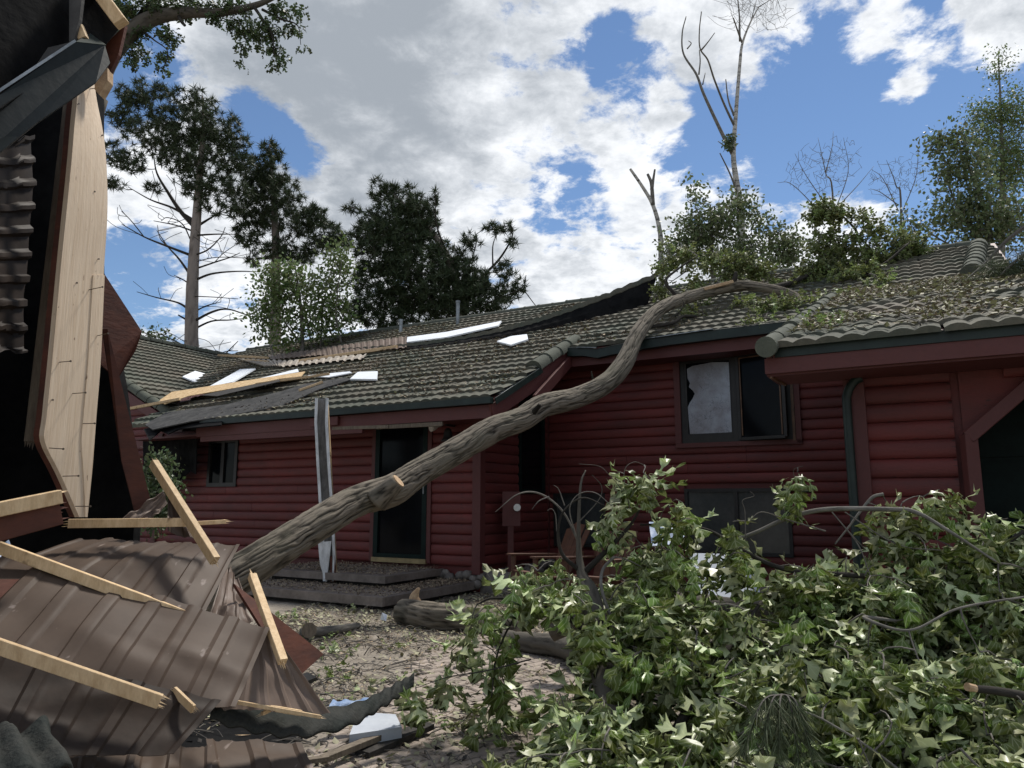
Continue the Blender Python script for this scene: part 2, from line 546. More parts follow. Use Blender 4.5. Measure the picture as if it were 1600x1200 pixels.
def bar(a, b, wd, ht, up=(0, 0, 1), ch=0.06):
    """sawn bar from a to b with eased edges"""
    a, b = np.asarray(a, float), np.asarray(b, float)
    d = nrm(b - a)
    s = np.cross(d, up)
    s = nrm(s) if np.linalg.norm(s) > 1e-4 else nrm(np.cross(d, (1, 0, 0)))
    u = np.cross(s, d)
    c = ch * min(wd, ht)
    x, y = wd / 2, ht / 2
    pr = [(-x + c, -y), (x - c, -y), (x, -y + c), (x, y - c), (x - c, y), (-x + c, y), (-x, y - c), (-x, -y + c)]
    v = [p + s * i + u * j for p in (a, b) for i, j in pr]
    q = np.array([[i, (i + 1) % 8, (i + 1) % 8 + 8, i + 8] for i in range(8)])
    return np.array(v), [q, np.array([list(range(7, -1, -1)), list(range(8, 16))])]


def boxv(lo, hi, f=lambda p: p):
    lo, hi = np.asarray(lo, float), np.asarray(hi, float)
    v = np.array([[(lo, hi)[i][0], (lo, hi)[j][1], (lo, hi)[k][2]] for k in (0, 1) for j in (0, 1) for i in (0, 1)])
    q = np.array([[0, 2, 3, 1], [4, 5, 7, 6], [0, 1, 5, 4], [2, 6, 7, 3], [0, 4, 6, 2], [1, 3, 7, 5]])
    return f(v), q


def frames(P):
    P = np.asarray(P, float)
    T = np.gradient(P, axis=0)
    T /= np.maximum(np.linalg.norm(T, axis=1, keepdims=True), 1e-9)
    n = np.cross(T[0], (0, 0, 1))
    if np.linalg.norm(n) < 1e-3:
        n = np.cross(T[0], (1, 0, 0))
    n = nrm(n)
    Ns = []
    for t in T:
        n = nrm(n - t * np.dot(n, t))
        Ns.append(n)
    Ns = np.array(Ns)
    return T, Ns, np.cross(T, Ns)


def tube(P, r, k=6, cap=True, rad=None, bark=False, hfun=None):
    P = np.asarray(P, float)
    r = np.broadcast_to(np.asarray(r, float), (len(P),))
    T, A, B = frames(P)
    th = np.linspace(0, 2 * np.pi, k, endpoint=False)
    s = np.concatenate([[0], np.cumsum(np.linalg.norm(np.diff(P, axis=0), axis=1))])
    rr = np.repeat(r[:, None], k, 1)
    hh = np.zeros_like(rr)
    if hfun is not None:
        hh, dr = hfun(s, th, r)
        rr = rr + dr
    V = P[:, None] + rr[..., None] * (A[:, None] * np.cos(th)[None, :, None] + B[:, None] * np.sin(th)[None, :, None])
    n = len(P)
    i, j = np.meshgrid(np.arange(n - 1), np.arange(k), indexing='ij')
    q = np.stack([i * k + j, i * k + (j + 1) % k, (i + 1) * k + (j + 1) % k, (i + 1) * k + j], -1).reshape(-1, 4)
    fs = [q]
    if cap:
        fs.append(np.array([list(range(k))[::-1], [(n - 1) * k + x for x in range(k)]]))
    bk = None
    if bark:
        tt = np.abs(((th + np.pi) % (2 * np.pi)) - np.pi)        # mirrored, so no seam
        x = (np.repeat(tt[None], n, 0) * r[:, None] + (th > np.pi)[None] * 0.0)
        bk = np.stack([x, np.repeat(s[:, None], k, 1), hh], -1).reshape(-1, 3)
    return V.reshape(-1, 3), fs, bk


def spline(P, m=8):
    """Catmull-Rom through the points (any dimension)"""
    P = np.asarray(P, float)
    Q = np.vstack([2 * P[0] - P[1], P, 2 * P[-1] - P[-2]])
    out = []
    for i in range(1, len(Q) - 2):
        for t in np.linspace(0, 1, m, endpoint=False):
            a, b, c, d = Q[i - 1:i + 3]
            out.append(.5 * (2 * b + (c - a) * t + (2 * a - 5 * b + 4 * c - d) * t * t + (3 * b - a - 3 * c + d) * t ** 3))
    out.append(P[-1])
    return np.array(out)


def vnoise(x, y, seed=0, perx=None):
    """smooth 2-D value noise on numpy arrays, optionally periodic in x"""
    r = np.random.default_rng(seed).random((256, 256))
    xi, yi = np.floor(x).astype(int), np.floor(y).astype(int)
    fx, fy = x - xi, y - yi
    fx, fy = fx * fx * (3 - 2 * fx), fy * fy * (3 - 2 * fy)
    m = perx or 256
    g = lambda a, b: r[np.mod(a, m) % 256, np.mod(b, 256)]
    return (g(xi, yi) * (1 - fx) + g(xi + 1, yi) * fx) * (1 - fy) + (g(xi, yi + 1) * (1 - fx) + g(xi + 1, yi + 1) * fx) * fy


def patch(c00, c10, c11, c01, nu=20, nv=8, disp=None, thick=0.004, rag=0.0):
    """a sheet between four corners (00 10 along u, 01 across v) pushed along its normal by disp(u, v), with a real thickness"""
    c00, c10, c11, c01 = (np.asarray(c, float) for c in (c00, c10, c11, c01))
    u, v = np.meshgrid(np.linspace(0, 1, nu + 1), np.linspace(0, 1, nv + 1), indexing='ij')
    if rag:                                      # torn edges
        e0, e1 = vnoise(u * 23 + 5, v * 0 + 3, 41) - .5, vnoise(u * 31 + 9, v * 0 + 7, 42) - .5
        v = v + rag * 2 * (e0 * (1 - v) ** 4 + e1 * v ** 4)
    P = (c00 * ((1 - u) * (1 - v))[..., None] + c10 * (u * (1 - v))[..., None] + c11 * (u * v)[..., None] + c01 * ((1 - u) * v)[..., None])
    n = nrm(np.cross(c10 - c00, c01 - c00) + np.cross(c11 - c01, c11 - c10))
    if np.dot(n, CAM - c00) < 0:
        n = -n
    d = disp(u, v) if disp is not None else np.zeros_like(u)
    top = P + n * d[..., None]
    return slab(top, n, thick)


def slab(top, n, thick):
    nu, nv = top.shape[0] - 1, top.shape[1] - 1
    bot = top - np.asarray(n) * thick
    V = np.concatenate([top.reshape(-1, 3), bot.reshape(-1, 3)])
    k = (nu + 1) * (nv + 1)
    idx = np.arange(k).reshape(nu + 1, nv + 1)
    q = np.stack([idx[:-1, :-1], idx[1:, :-1], idx[1:, 1:], idx[:-1, 1:]], -1).reshape(-1, 4)
    edge = np.concatenate([idx[:, 0], idx[-1, 1:], idx[::-1, -1][1:], idx[0, ::-1][1:]])
    e = np.stack([edge[:-1], edge[:-1] + k, edge[1:] + k, edge[1:]], -1)
    return V, [q, q[:, ::-1] + k, e]


def trap(x, lo=0.25, ramp=0.15):
    """trapezoid rib profile, period 1, height 1"""
    f = np.abs(np.mod(x, 1.0) - 0.5) * 2
    return np.clip((f - lo) / ramp, 0, 1)


def px_poly(pts, Y):
    """outline points seen at px, py at distance Y (number or list)"""
    Ys = Y if hasattr(Y, '__len__') else [Y] * len(pts)
    return np.array([at(p[0], p[1], y) for p, y in zip(pts, Ys)])


def sheet(pts, thick, n=None):
    """a flat board of any outline (points in order), with thickness away from the viewer"""
    P = np.asarray(pts, float)
    if n is None:
        n = nrm(sum((np.cross(P[i] - P.mean(0), P[(i + 1) % len(P)] - P.mean(0)) for i in range(len(P))), np.zeros(3)))
        if np.dot(n, CAM - P.mean(0)) < 0:
            n = -n
    k = len(P)
    V = np.concatenate([P, P - np.asarray(n) * thick])
    side = np.array([[i, (i + 1) % k, (i + 1) % k + k, i + k] for i in range(k)])
    return V, [np.array([list(range(k))]), np.array([list(range(2 * k - 1, k - 1, -1))]), side]


# ------------------------------------------------------------------ house frame: u along the front (to the right and nearer), v away into the house
O = np.array([-.48, 10.8, 0.0])
U = np.array([math.cos(R(30)), -math.sin(R(30)), 0.0])
VV = np.array([.5, math.cos(R(30)), 0.0])


def H(p):
    p = np.asarray(p, float)
    return O + p[..., 0:1] * U + p[..., 1:2] * VV + p[..., 2:3] * np.array([0, 0, 1.0])


def HP(u, v, z):
    return H(np.array([u, v, z]))


z1 = lambda v: 2.69 + .4635 * (v + .7)        # main roof
z3 = lambda v: 2.52 + .325 * (v + 3.05)        # roof of the near wing on the right
z2 = lambda u: 2.69 + .4635 * (-6.8 - u)      # far left roof, falling towards the yard


def on_roof(px, py, lift=0.0):
    """where the direction px, py meets the main roof"""
    r = ray(px, py)
    p0 = HP(0, -.7, 2.69)
    n = nrm(np.cross(U, VV + np.array([0, 0, .4635])))
    return CAM + r * (np.dot(p0 - CAM, n) / np.dot(r, n)) + n * lift * (1 if n[2] > 0 else -1)


def on_roof2(px, py, lift=0.0):
    r = ray(px, py)
    p0 = HP(-6.8, 0, 2.69)
    n = nrm(np.cross(VV, U + np.array([0, 0, -.4635])))
    n = n if n[2] > 0 else -n
    return CAM + r * (np.dot(p0 - CAM, n) / np.dot(r, n)) + n * lift


def on_roof3(px, py, lift=0.0):
    r = ray(px, py)
    p0 = HP(6, -3.05, 2.52)
    n = nrm(np.cross(U, VV + np.array([0, 0, .325])))
    return CAM + r * (np.dot(p0 - CAM, n) / np.dot(r, n)) + n * lift


# ------------------------------------------------------------------ ground
def gz(x, y):
    return 0.016 * (vnoise(x * 1.3 + 50, y * 1.3 + 50, 3) - .5) + 0.008 * (vnoise(x * 6 + 50, y * 6 + 50, 4) - .5)


def build_ground():
    xs = np.unique(np.concatenate([np.linspace(-900, -30, 14), np.linspace(-30, -6, 13), np.linspace(-6, 8, 113), np.linspace(8, 30, 12), np.linspace(30, 900, 14)]))
    ys = np.unique(np.concatenate([np.linspace(-300, -6, 8), np.linspace(-6, 2, 14), np.linspace(2, 12, 88), np.linspace(12, 40, 14), np.linspace(40, 1500, 16)]))
    x, y = np.meshgrid(xs, ys, indexing='ij')
    z = gz(x, y) * (np.abs(x) < 28) * (y < 40)
    n, m = x.shape
    idx = np.arange(n * m).reshape(n, m)
    q = np.stack([idx[:-1, :-1], idx[1:, :-1], idx[1:, 1:], idx[:-1, 1:]], -1).reshape(-1, 4)
    MB().add(np.stack([x, y, z], -1), q).build('ground', 'dirt', smooth=True, kind='structure', base=(0, 0, 0))


build_ground()


def build_pavement():
    bed = MB().add(*boxv((-1.35, 2.2, -.05), (1.3, 7.3, .0005)))
    pv = place('pavement', None, None, (0, 0, 0), kind='structure')
    bm = MB()
    # one brick paver with chamfered top edges
    l, wd, h, c = .205, .100, .05, .008
    lo = [(-l / 2, -wd / 2), (l / 2, -wd / 2), (l / 2, wd / 2), (-l / 2, wd / 2)]
    ti = [(x - math.copysign(c, x), y - math.copysign(c, y)) for x, y in lo]
    v = [(x, y, -h) for x, y in lo] + [(x, y, -c) for x, y in lo] + [(x, y, 0) for x, y in ti]
    q = [[i, (i + 1) % 4, (i + 1) % 4 + 4, i + 4] for i in range(4)] + [[i + 4, (i + 1) % 4 + 4, (i + 1) % 4 + 8, i + 8] for i in range(4)] + [[8, 9, 10, 11]]
    bm.add(np.array(v), np.array(q))
    me = bm.mesh('paver')
    me.materials.append(MATS['paver'])
    k = 0
    spots = []
    a = R(38)
    ca, sa = math.cos(a), math.sin(a)
    g = .108
    for i in range(-60, 60):
        for j in range(-60, 60):
            if i % 2:
                continue
            cx, cy, rot = (i + (j % 2)) * g, j * g, 0
            X, Y = cx * ca - cy * sa, cx * sa + cy * ca
            X, Y = X + .1, Y + 5.2
            cov = vnoise(np.array([X * 1.1 + 40]), np.array([Y * 1.1 + 40]), 9)[0]
            if -1.0 < X < 1.15 and 3.7 < Y < 7.4 and X > -1.0 + .25 * (Y - 3.7) * .3 and cov > .30:
                spots.append((Y + abs(X), X, Y, rot))
    spots.sort()
    for _, X, Y, rot in spots[:290]:
        M = Matrix.Translation((X, Y, float(gz(np.array([X]), np.array([Y]))[0]) * .9 + .024)) @ Matrix.Rotation(a + rot * math.pi / 2, 4, 'Z') @ Matrix.Rotation(random.gauss(0, .012), 4, 'X') @ Matrix.Rotation(random.gauss(0, .012), 4, 'Y')
        place('paver', me, pv, M=M)


build_pavement()

# ------------------------------------------------------------------ the house
house = thing('house', 'long red log sided house with grey green tiled roof torn by the storm', 'house', HP(0, 0, 0))


def log_mesh(length, h=.15, b=.029):
    n = 6
    t = np.linspace(-np.pi / 2, np.pi / 2, n + 1)
    pr = np.stack([-b * np.cos(t) ** .8, (np.sin(t) * .5 + .5) * h], 1)      # bulges to -y
    v, q = [], []
    for x in (0, length):
        v += [(x, p[0], p[1]) for p in pr] + [(x, .02, h), (x, .02, 0)]
    k = n + 3
    q = [[i, i + 1, i + 1 + k, i + k] for i in range(k - 1)] + [[k - 1, 0, k, 2 * k - 1]]
    mb = MB().add(np.array(v, float), [np.array(q)[:, ::-1], np.array([list(range(k)), list(range(2 * k - 1, k - 1, -1))])])
    return mb


def wall(p0, p1, z0, ztop, holes=(), h=.15, seed=0, trim_ends=0.0, skirt=.35):
    """wall of half-round logs from p0 to p1 (house u, v), facing the side on the right hand of p0->p1 turned; ztop may be a function of distance"""
    a, b = HP(p0[0], p0[1], 0), HP(p1[0], p1[1], 0)
    Lw = np.linalg.norm(b - a)
    d = (b - a) / Lw
    nout = np.array([d[1], -d[0], 0])
    zt = ztop if callable(ztop) else (lambda s: ztop)
    n = 12
    ss = np.linspace(0, Lw, n + 1)
    lo = np.array([a + d * s - nout * .03 + [0, 0, z0 - skirt] for s in ss])
    hi = np.array([a + d * s - nout * .03 + [0, 0, zt(s)] for s in ss])
    wl = MB().add(*slab(np.stack([lo, hi], 1), nout, .12)).build('wall', 'red_log', house)
    M0 = Matrix(((d[0], -nout[0], 0, 0), (d[1], -nout[1], 0, 0), (0, 0, 1, 0), (0, 0, 0, 1)))
    cache = {}
    z = z0
    while z < max(zt(0), zt(Lw)) - .03:
        ivs = [(trim_ends, Lw - trim_ends)]
        if z + h > min(zt(0), zt(Lw)):                # courses that meet a sloping roof
            ok = [s for s in np.linspace(0, Lw, 60) if zt(s) > z + h * .6]
            if not ok:
                break
            ivs = [(max(trim_ends, min(ok)), min(Lw - trim_ends, max(ok)))]
        for (s0, s1, h0, h1) in holes:
            if h0 < z + h * .6 and h1 > z + h * .4:
                nv = []
                for x0, x1 in ivs:
                    if s0 > x0:
                        nv.append((x0, min(x1, s0)))
                    if s1 < x1:
                        nv.append((max(x0, s1), x1))
                ivs = nv
        joined = []
        for x0, x1 in ivs:                            # butt joints in the long courses
            while x1 - x0 > 3.4:
                c_ = x0 + round(random.uniform(1.4, 2.8), 1)
                joined.append((x0, c_ - .004))
                x0 = c_
            joined.append((x0, x1))
        for x0, x1 in joined:
            if x1 - x0 < .06:
                continue
            key = round(x1 - x0, 2)
            if key not in cache:
                cache[key] = log_mesh(x1 - x0, h).mesh('log', smooth=True)
                cache[key].materials.append(MATS['red_log'])
                cache[key].set_sharp_from_angle(angle=R(50))
            jit = random.gauss(0, .002)
            place('log', cache[key], wl, M=Matrix.Translation(Vector(a + d * x0 + nout * jit + [0, 0, z])) @ M0)
        z += h
    return wl


def hbox(name, m, lo, hi, parent=house, **kw):
    return MB().add(*boxv(lo, hi, H)).build(name, m, parent, **kw)


def hbar(name, m, p, q, wd, ht, parent=house, up=(0, 0, 1), **kw):
    return MB().add(*bar(HP(*p), HP(*q), wd, ht, up)).build(name, m, parent, **kw)


# walls: front of the left wing, its right side, the tall wall behind, the near wing on the right, far left gable
DOOR = (-1.92, -.90, .34, 2.56)
SW = (-5.95, -5.15, 1.55, 2.42)
wall((-7.4, 0), (0, 0), .36, 2.62, [(7.4 + DOOR[0], 7.4 + DOOR[1], .3, DOOR[3]), (7.4 + SW[0], 7.4 + SW[1], SW[2], SW[3])], trim_ends=.07)
wall((0, 0), (0, 2.2), .36, lambda s: z1(s) - .12, [(1.13, 2.0, 1.42, 3.3)], trim_ends=.07)
WWIN = (2.38, 4.02, 2.18, 3.55)
LWIN = (2.38, 3.93, .50, 1.48)
SWIN = (.12, 1.05, .55, 1.42)
wall((0, 2.2), (5.9, 2.2), .36, 3.62, [WWIN, LWIN, SWIN], trim_ends=.04)
wall((5.26, -2.39), (6.0, -2.39), -.02, 2.5, [], trim_ends=.06)
wall((6.0, -2.39), (9.6, -2.39), 2.23, 2.5, [], trim_ends=.3, skirt=.02)
MB().add(*sheet([HP(6.0, -2.38, 1.8), HP(6.0, -2.38, 2.5), HP(6.55, -2.38, 2.5), HP(6.55, -2.38, 2.25)], .1, n=-VV)).build('wall', 'red_log', house)
wall((5.26, 2.2), (5.26, -2.39), -.02, 2.5, [], trim_ends=.06)
wall((-13.2, .5), (-7.4, .5), -.2, lambda s: max(2.3, min(5.4, z2(s - 13.2) - .1)), [], trim_ends=.05)
# plain backs that close the house
hbox('back_wall', 'red_trim', (-13.2, 12.3, -.1), (9.6, 12.42, 2.6))
hbox('end_wall', 'red_trim', (9.48, -2.3, -.1), (9.6, 12.3, 2.6))
hbox('end_wall', 'red_trim', (-13.3, .62, -.1), (-13.2, 12.3, 2.6))

# corner boards and trims
hbox('corner_board', 'red_trim', (-.075, -.062, .26), (.062, .075, 2.6))
hbox('corner_board', 'red_trim', (5.17, -2.465, -.05), (5.33, -2.33, 2.36))
hbox('corner_board', 'red_trim', (-.2, 2.165, .3), (.03, 2.3, 3.6))
hbox('corner_board', 'red_trim', (-7.46, -.06, .2), (-7.33, .08, 2.6))
hbar('opening_trim', 'red_trim', (6.03, -2.44, -.05), (6.03, -2.44, 1.80), .10, .08, up=(0, 1, 0))
hbar('opening_trim', 'red_trim', (6.03, -2.44, 1.78), (6.50, -2.44, 2.20), .10, .08, up=VV)
hbar('opening_trim', 'red_trim', (6.48, -2.44, 2.21), (9.5, -2.44, 2.21), .08, .10)
# dark overhead door standing back in the opening, built of panels
gd = hbox('garage_door', 'frame_green', (5.9, -.90, -.05), (9.5, -.84, 2.3))
for k in range(4):
    for j in range(4):
        hbox('door_panel', 'frame_green', (6.0 + j * .86, -.935, .02 + k * .56), (6.80 + j * .86, -.902, .53 + k * .56), gd)
hbox('soffit_return', 'red_trim', (6.0, -2.33, 2.28), (9.5, -.84, 2.33))
hbox('side_lining', 'red_trim', (5.88, -2.33, -.05), (5.93, -.84, 2.27))

# foundation stones
fnd = hbox('foundation', 'stone', (-7.4, .05, -.1), (5.2, .12, .30))


def stone_mesh(seed):
    r = np.random.default_rng(seed)
    th, ph = np.linspace(0, 2 * np.pi, 9)[:-1], np.linspace(0, np.pi, 6)
    v, q = [], []
    for p in ph:
        for t in th:
            d = np.array([math.sin(p) * math.cos(t), math.sin(p) * math.sin(t) * .8, math.cos(p) * .75])
            v.append(d * (1 + .16 * math.sin(3 * t + seed) * math.sin(2 * p) + .08 * r.random()))
    for i in range(5):
        for j in range(8):
            q.append([i * 8 + j, (i + 1) * 8 + j, (i + 1) * 8 + (j + 1) % 8, i * 8 + (j + 1) % 8])
    me = MB().add(np.array(v), np.array(q)).mesh('stone', smooth=True)
    me.materials.append(MATS['stone'])
    return me


STONES = [stone_mesh(s) for s in range(5)]
for k in range(64):
    if k < 40:
        u = -3.6 + k * .093 + random.uniform(-.02, .02)
        v = -.06 + random.uniform(-.03, .03)
        if DOOR[0] - .1 < u < DOOR[1] + .1:
            continue
    else:
        u, v = .03 + random.uniform(-.03, .05), (k - 40) * .095
    s = random.uniform(.07, .11)
    p = HP(u, v, random.uniform(.10, .27))
    place('stone', random.choice(STONES), fnd, M=Matrix.Translation(Vector(p)) @ Matrix.Rotation(random.uniform(0, 6), 4, 'Z') @ Matrix.Diagonal((s, s, s, 1)))

# roofs ------------------------------------------------------------
def tile_panel(length, course, waves, amp=.022, seg=4, step=.042, seed=0):
    """strip of pressed tiles: waves across, a stepped nose along the lower edge; x along the eave, y up the slope"""
    r = np.random.default_rng(seed)
    n = waves * seg
    x = np.linspace(0, length, n + 1)
    wv = amp * (np.abs(np.sin(np.pi * x / length * waves)) ** .8)
    jit = np.repeat(r.normal(0, .003, waves + 1), seg)[:n + 1]
    rows = [(-.004, -.012 + 0 * wv), (0 + jit, wv + step), (course * .5 + 0 * x, wv * .9 + step * .55), (course * 1.06 + 0 * x, wv * .8)]
    V = np.concatenate([np.stack([x, np.broadcast_to(np.asarray(yy, float), x.shape), zz], 1) for yy, zz in rows])
    k = n + 1
    q = np.concatenate([np.stack([np.arange(n) + r_ * k, np.arange(n) + 1 + r_ * k, np.arange(n) + 1 + (r_ + 1) * k, np.arange(n) + (r_ + 1) * k], 1) for r_ in range(3)])
    me = MB().add(V, q).mesh('roof_tile', smooth=True)
    me.set_sharp_from_angle(angle=R(55))
    me.materials.append(MATS['tile'])
    return me


def slope_frame(origin, along, up):
    a, b = Vector(nrm(along)), Vector(nrm(up))
    c = a.cross(b)
    return Matrix(((a.x, b.x, c.x, origin[0]), (a.y, b.y, c.y, origin[1]), (a.z, b.z, c.z, origin[2]), (0, 0, 0, 1)))


def tiles(roof, u0, u1, v0, v1, zf, slope, course, plen, waves, keep=None, seed=0, step=.042):
    up = VV + np.array([0, 0, slope])
    dv = course / math.hypot(1, slope)
    nv = int(round((v1 - v0) / dv))
    cache = {}
    for r_ in range(nv):
        off = 0 if r_ % 2 else plen * .5
        x = u1
        first = True
        while x > u0 + .05:
            ln = min(plen - (off if first else 0), x - u0)
            first = False
            wn = max(1, int(round(ln / plen * waves)))
            um, vm = x - ln / 2, v0 + (r_ + .5) * dv
            if keep is None or keep(x - ln, x, vm):
                key = (wn, round(ln, 2), random.randrange(2))
                if key not in cache:
                    cache[key] = tile_panel(ln, course, wn, seed=len(cache), step=step, amp=.022 if step > .03 else .026)
                v = v0 + r_ * dv
                M = slope_frame(HP(x - ln, v, zf(v) + random.gauss(.004, .004)), U, up)
                slip = random.random() < .10
                place('roof_tile', cache[key], roof, M=M @ Matrix.Translation((random.gauss(0, .02), random.gauss(0, .008) - (.05 * random.random() if slip else 0), random.random() * .012 if slip else 0)) @ Matrix.Rotation(random.gauss(0, .012 if slip else .004), 4, 'Z'))
            x -= ln


def roof_slab(name, corners, thick=.10, m='red_trim'):
    P = np.array([HP(*c) - [0, 0, .03] for c in corners])
    return MB().add(*sheet(P, thick, n=nrm(np.cross(P[1] - P[0], P[-1] - P[0])))).build(name, m, house)


RV = 6.3
roof_main = roof_slab('roof', [(-6.9, -.72, z1(-.72)), (.68, -.72, z1(-.72)), (.68, 1.58, z1(1.58)), (7.0, 1.58, z1(1.58)), (7.0, RV, z1(RV)), (-13.4, RV, z1(RV))], .09)
tiles(roof_main, -7.6, .70, -.78, 1.6, z1, .4635, .335, 2.3, 14)
tiles(roof_main, -12.6, 6.95, 1.6, RV, z1, .4635, .335, 2.3, 14, keep=lambda a, b, v: b > -7.0 - v - .6 and not (a > 4.9 and v < 2.1))
roof_slab('roof', [(7.0, RV, z1(RV)), (7.0, RV + 6, z1(RV) - 2.9), (-13.5, RV + 6, z1(RV) - 2.9), (-13.5, RV, z1(RV))], .09, 'tile')
roof_near = roof_slab('roof', [(4.72, -3.02, z3(-3.02)), (9.6, -3.02, z3(-3.02)), (9.6, 3.2, z3(3.2)), (4.72, 3.2, z3(3.2))], .09)
tiles(roof_near, 4.74, 9.6, -3.08, 3.1, z3, .325, .42, 2.45, 15, step=.016)


def cap_mesh(r0=.125, length=.42, k=9):
    th = np.linspace(-.15, np.pi + .15, k)
    v = []
    for x, r_ in ((0, r0 * 1.08), (.035, r0 * 1.08), (.04, r0), (length, r0 * .93)):
        v += [(x, r_ * math.cos(t), r_ * math.sin(t)) for t in th]
    q = [[a * k + i, a * k + i + 1, (a + 1) * k + i + 1, (a + 1) * k + i] for a in range(3) for i in range(k - 1)]
    q2 = [list(range(k))[::-1]]
    me = MB().add(np.array(v), [np.array(q), np.array(q2)]).mesh('ridge_tile', smooth=True)
    me.set_sharp_from_angle(angle=R(50))
    me.materials.append(MATS['cap_tile'])
    return me


CAP = cap_mesh()


def caps(roof, a, b, r=1.0, step=.38, lift=0.0):
    a, b = np.asarray(a), np.asarray(b)
    d = nrm(b - a)
    n = int(np.linalg.norm(b - a) / step)
    s = np.cross(np.array([0, 0, 1.0]), d)
    s = nrm(s)
    c = np.cross(d, s)
    for i in range(n):
        p = a + d * step * i + c * (lift + random.gauss(0, .004))
        M = Matrix(((d[0], s[0] * r, c[0] * r, p[0]), (d[1], s[1] * r, c[1] * r, p[1]), (d[2], s[2] * r, c[2] * r, p[2]), (0, 0, 0, 1)))
        place('ridge_tile', CAP, roof, M=M @ Matrix.Rotation(random.gauss(0, .015), 4, 'Z'))


# far left roof, falling to the right into the valley
rf = roof_slab('roof', [(-7.0, .16, z2(-7.0)), (-13.6, .16, z2(-13.6)), (-13.6, 8, z2(-13.6)), (-7.0, 8, z2(-7.0))][::-1], .09)
up2 = -U + np.array([0, 0, .4635])
du = .335 / math.hypot(1, .4635)
c2 = {}
for r_ in range(22):
    u = -6.75 - r_ * du
    x, k = .14, 0
    while x < 7.4:
        ln = 2.3 if (k or r_ % 2) else 1.15
        k += 1
        if x < -6.4 - u + 1.0:
            key = round(ln, 2)
            if key not in c2:
                c2[key] = tile_panel(ln, .335, int(round(ln / 2.3 * 14)), seed=9)
            # x axis runs towards -v so the panel's normal points up
            M = slope_frame(HP(u, x, z2(u) + random.gauss(.004, .004)), VV, up2)
            place('roof_tile', c2[key], rf, M=M)
        x += ln
caps(rf, HP(-7.05, .16, z2(-7.05) + .02), HP(-13.4, .16, z2(-13.4) + .02), 1.0)
hbar('bargeboard', 'red_trim', (-6.95, .10, z2(-6.95) - .17), (-13.5, .10, z2(-13.5) - .17), .04, .20)
hbar('bargeboard', 'red_trim', (-6.9, .08, 2.42), (-9.6, .08, 2.42), .05, .16)
caps(rf, HP(-13.62, .2, z2(-13.62)), HP(-13.62, 8, z2(-13.62)), .9)
caps(roof_main, HP(-12.6, RV, z1(RV) - .02), HP(6.9, RV, z1(RV) - .02), .8)
caps(roof_main, HP(.62, .55, z1(.55) + .0), HP(.62, 2.15, z1(2.15) + .02), 1.0, .42)
caps(roof_near, HP(4.70, -3.12, z3(-3.12) + .0), HP(4.70, 2.6, z3(2.6) + .02), .66, .42)
caps(roof_main, on_roof(1519, 432, .03), on_roof(1530, 385, .03), 1.2, .34)
# round end of the near verge
ecap = MB().add(*tube([HP(4.70, -3.16, z3(-3.12) + .005), HP(4.70, -3.10, z3(-3.12) + .015)], .084, 20)[:2])
ecap.build('verge_end_cap', 'cap_tile', house)

# fascias, gutters, soffits
hbox('fascia', 'red_trim', (-5.4, -.745, 2.40), (.66, -.70, 2.575))
hbar('fascia', 'red_trim', (-2.05, -.775, 2.50), (-2.62, -.775, 2.50), .04, .13)
hbox('soffit', 'red_trim', (-7.3, -.70, 2.42), (.66, -.05, 2.45))
hbox('soffit', 'red_trim', (.06, -.70, 2.46), (.66, 0, 2.48))
hbar('fascia', 'red_trim', (-5.3, -.70, 2.36), (-1.6, -.72, 2.345), .05, .10)
hbar('bargeboard', 'red_trim', (.66, -.74, z1(-.74) - .20), (.66, 1.75, z1(1.75) - .20), .045, .22)
hbar('bargeboard', 'red_trim', (.75, .35, z1(.35) - .42), (.72, 1.85, z1(1.85) - .16), .05, .17)
hbar('rafter_tail', 'wood_old', (.40, -.68, z1(-.68) - .13), (.40, 1.6, z1(1.6) - .13), .04, .12)
hbar('metal_flashing', 'zinc', (.66, -.55, z1(-.55) - .015), (.66, .75, z1(.75) + .0), .10, .012)
hbar('metal_flashing', 'green_metal', (.735, -.75, z1(-.75) - .05), (.735, .6, z1(.6) - .04), .012, .09)
gut = MB().add(*boxv((-5.2, -.84, 2.585), (.70, -.752, 2.672), H))
gut.build('gutter', 'green_metal', house)
MB().add(*bar(HP(-1.35, -.72, 2.37), HP(-.15, -.72, 2.36), .03, .06)).build('splintered_trim', 'wood_old', house)
MB().add(*bar(HP(-2.2, -.73, 2.395), HP(-1.1, -.74, 2.365), .03, .05)).build('splintered_trim', 'wood_old', house)


def gutter_sweep(pts, hgt=.14, dep=.11):
    """open box gutter along points (house u, v, z of its bottom front edge), with a rolled lip"""
    P = np.array([HP(*p) for p in pts])
    prof = np.array([(0, hgt), (.012, hgt + .006), (.012, 0), (dep, 0), (dep, hgt), (dep - .008, hgt), (dep - .008, .008), (.02, .008), (.02, hgt)])
    k = len(prof)
    v = np.concatenate([p + prof[:, 0:1] * VV + prof[:, 1:2] * np.array([0, 0, 1.0]) for p in P])
    q = np.array([[i * k + j, i * k + (j + 1) % k, (i + 1) * k + (j + 1) % k, (i + 1) * k + j] for i in range(len(P) - 1) for j in range(k)])
    return MB().add(v, q)


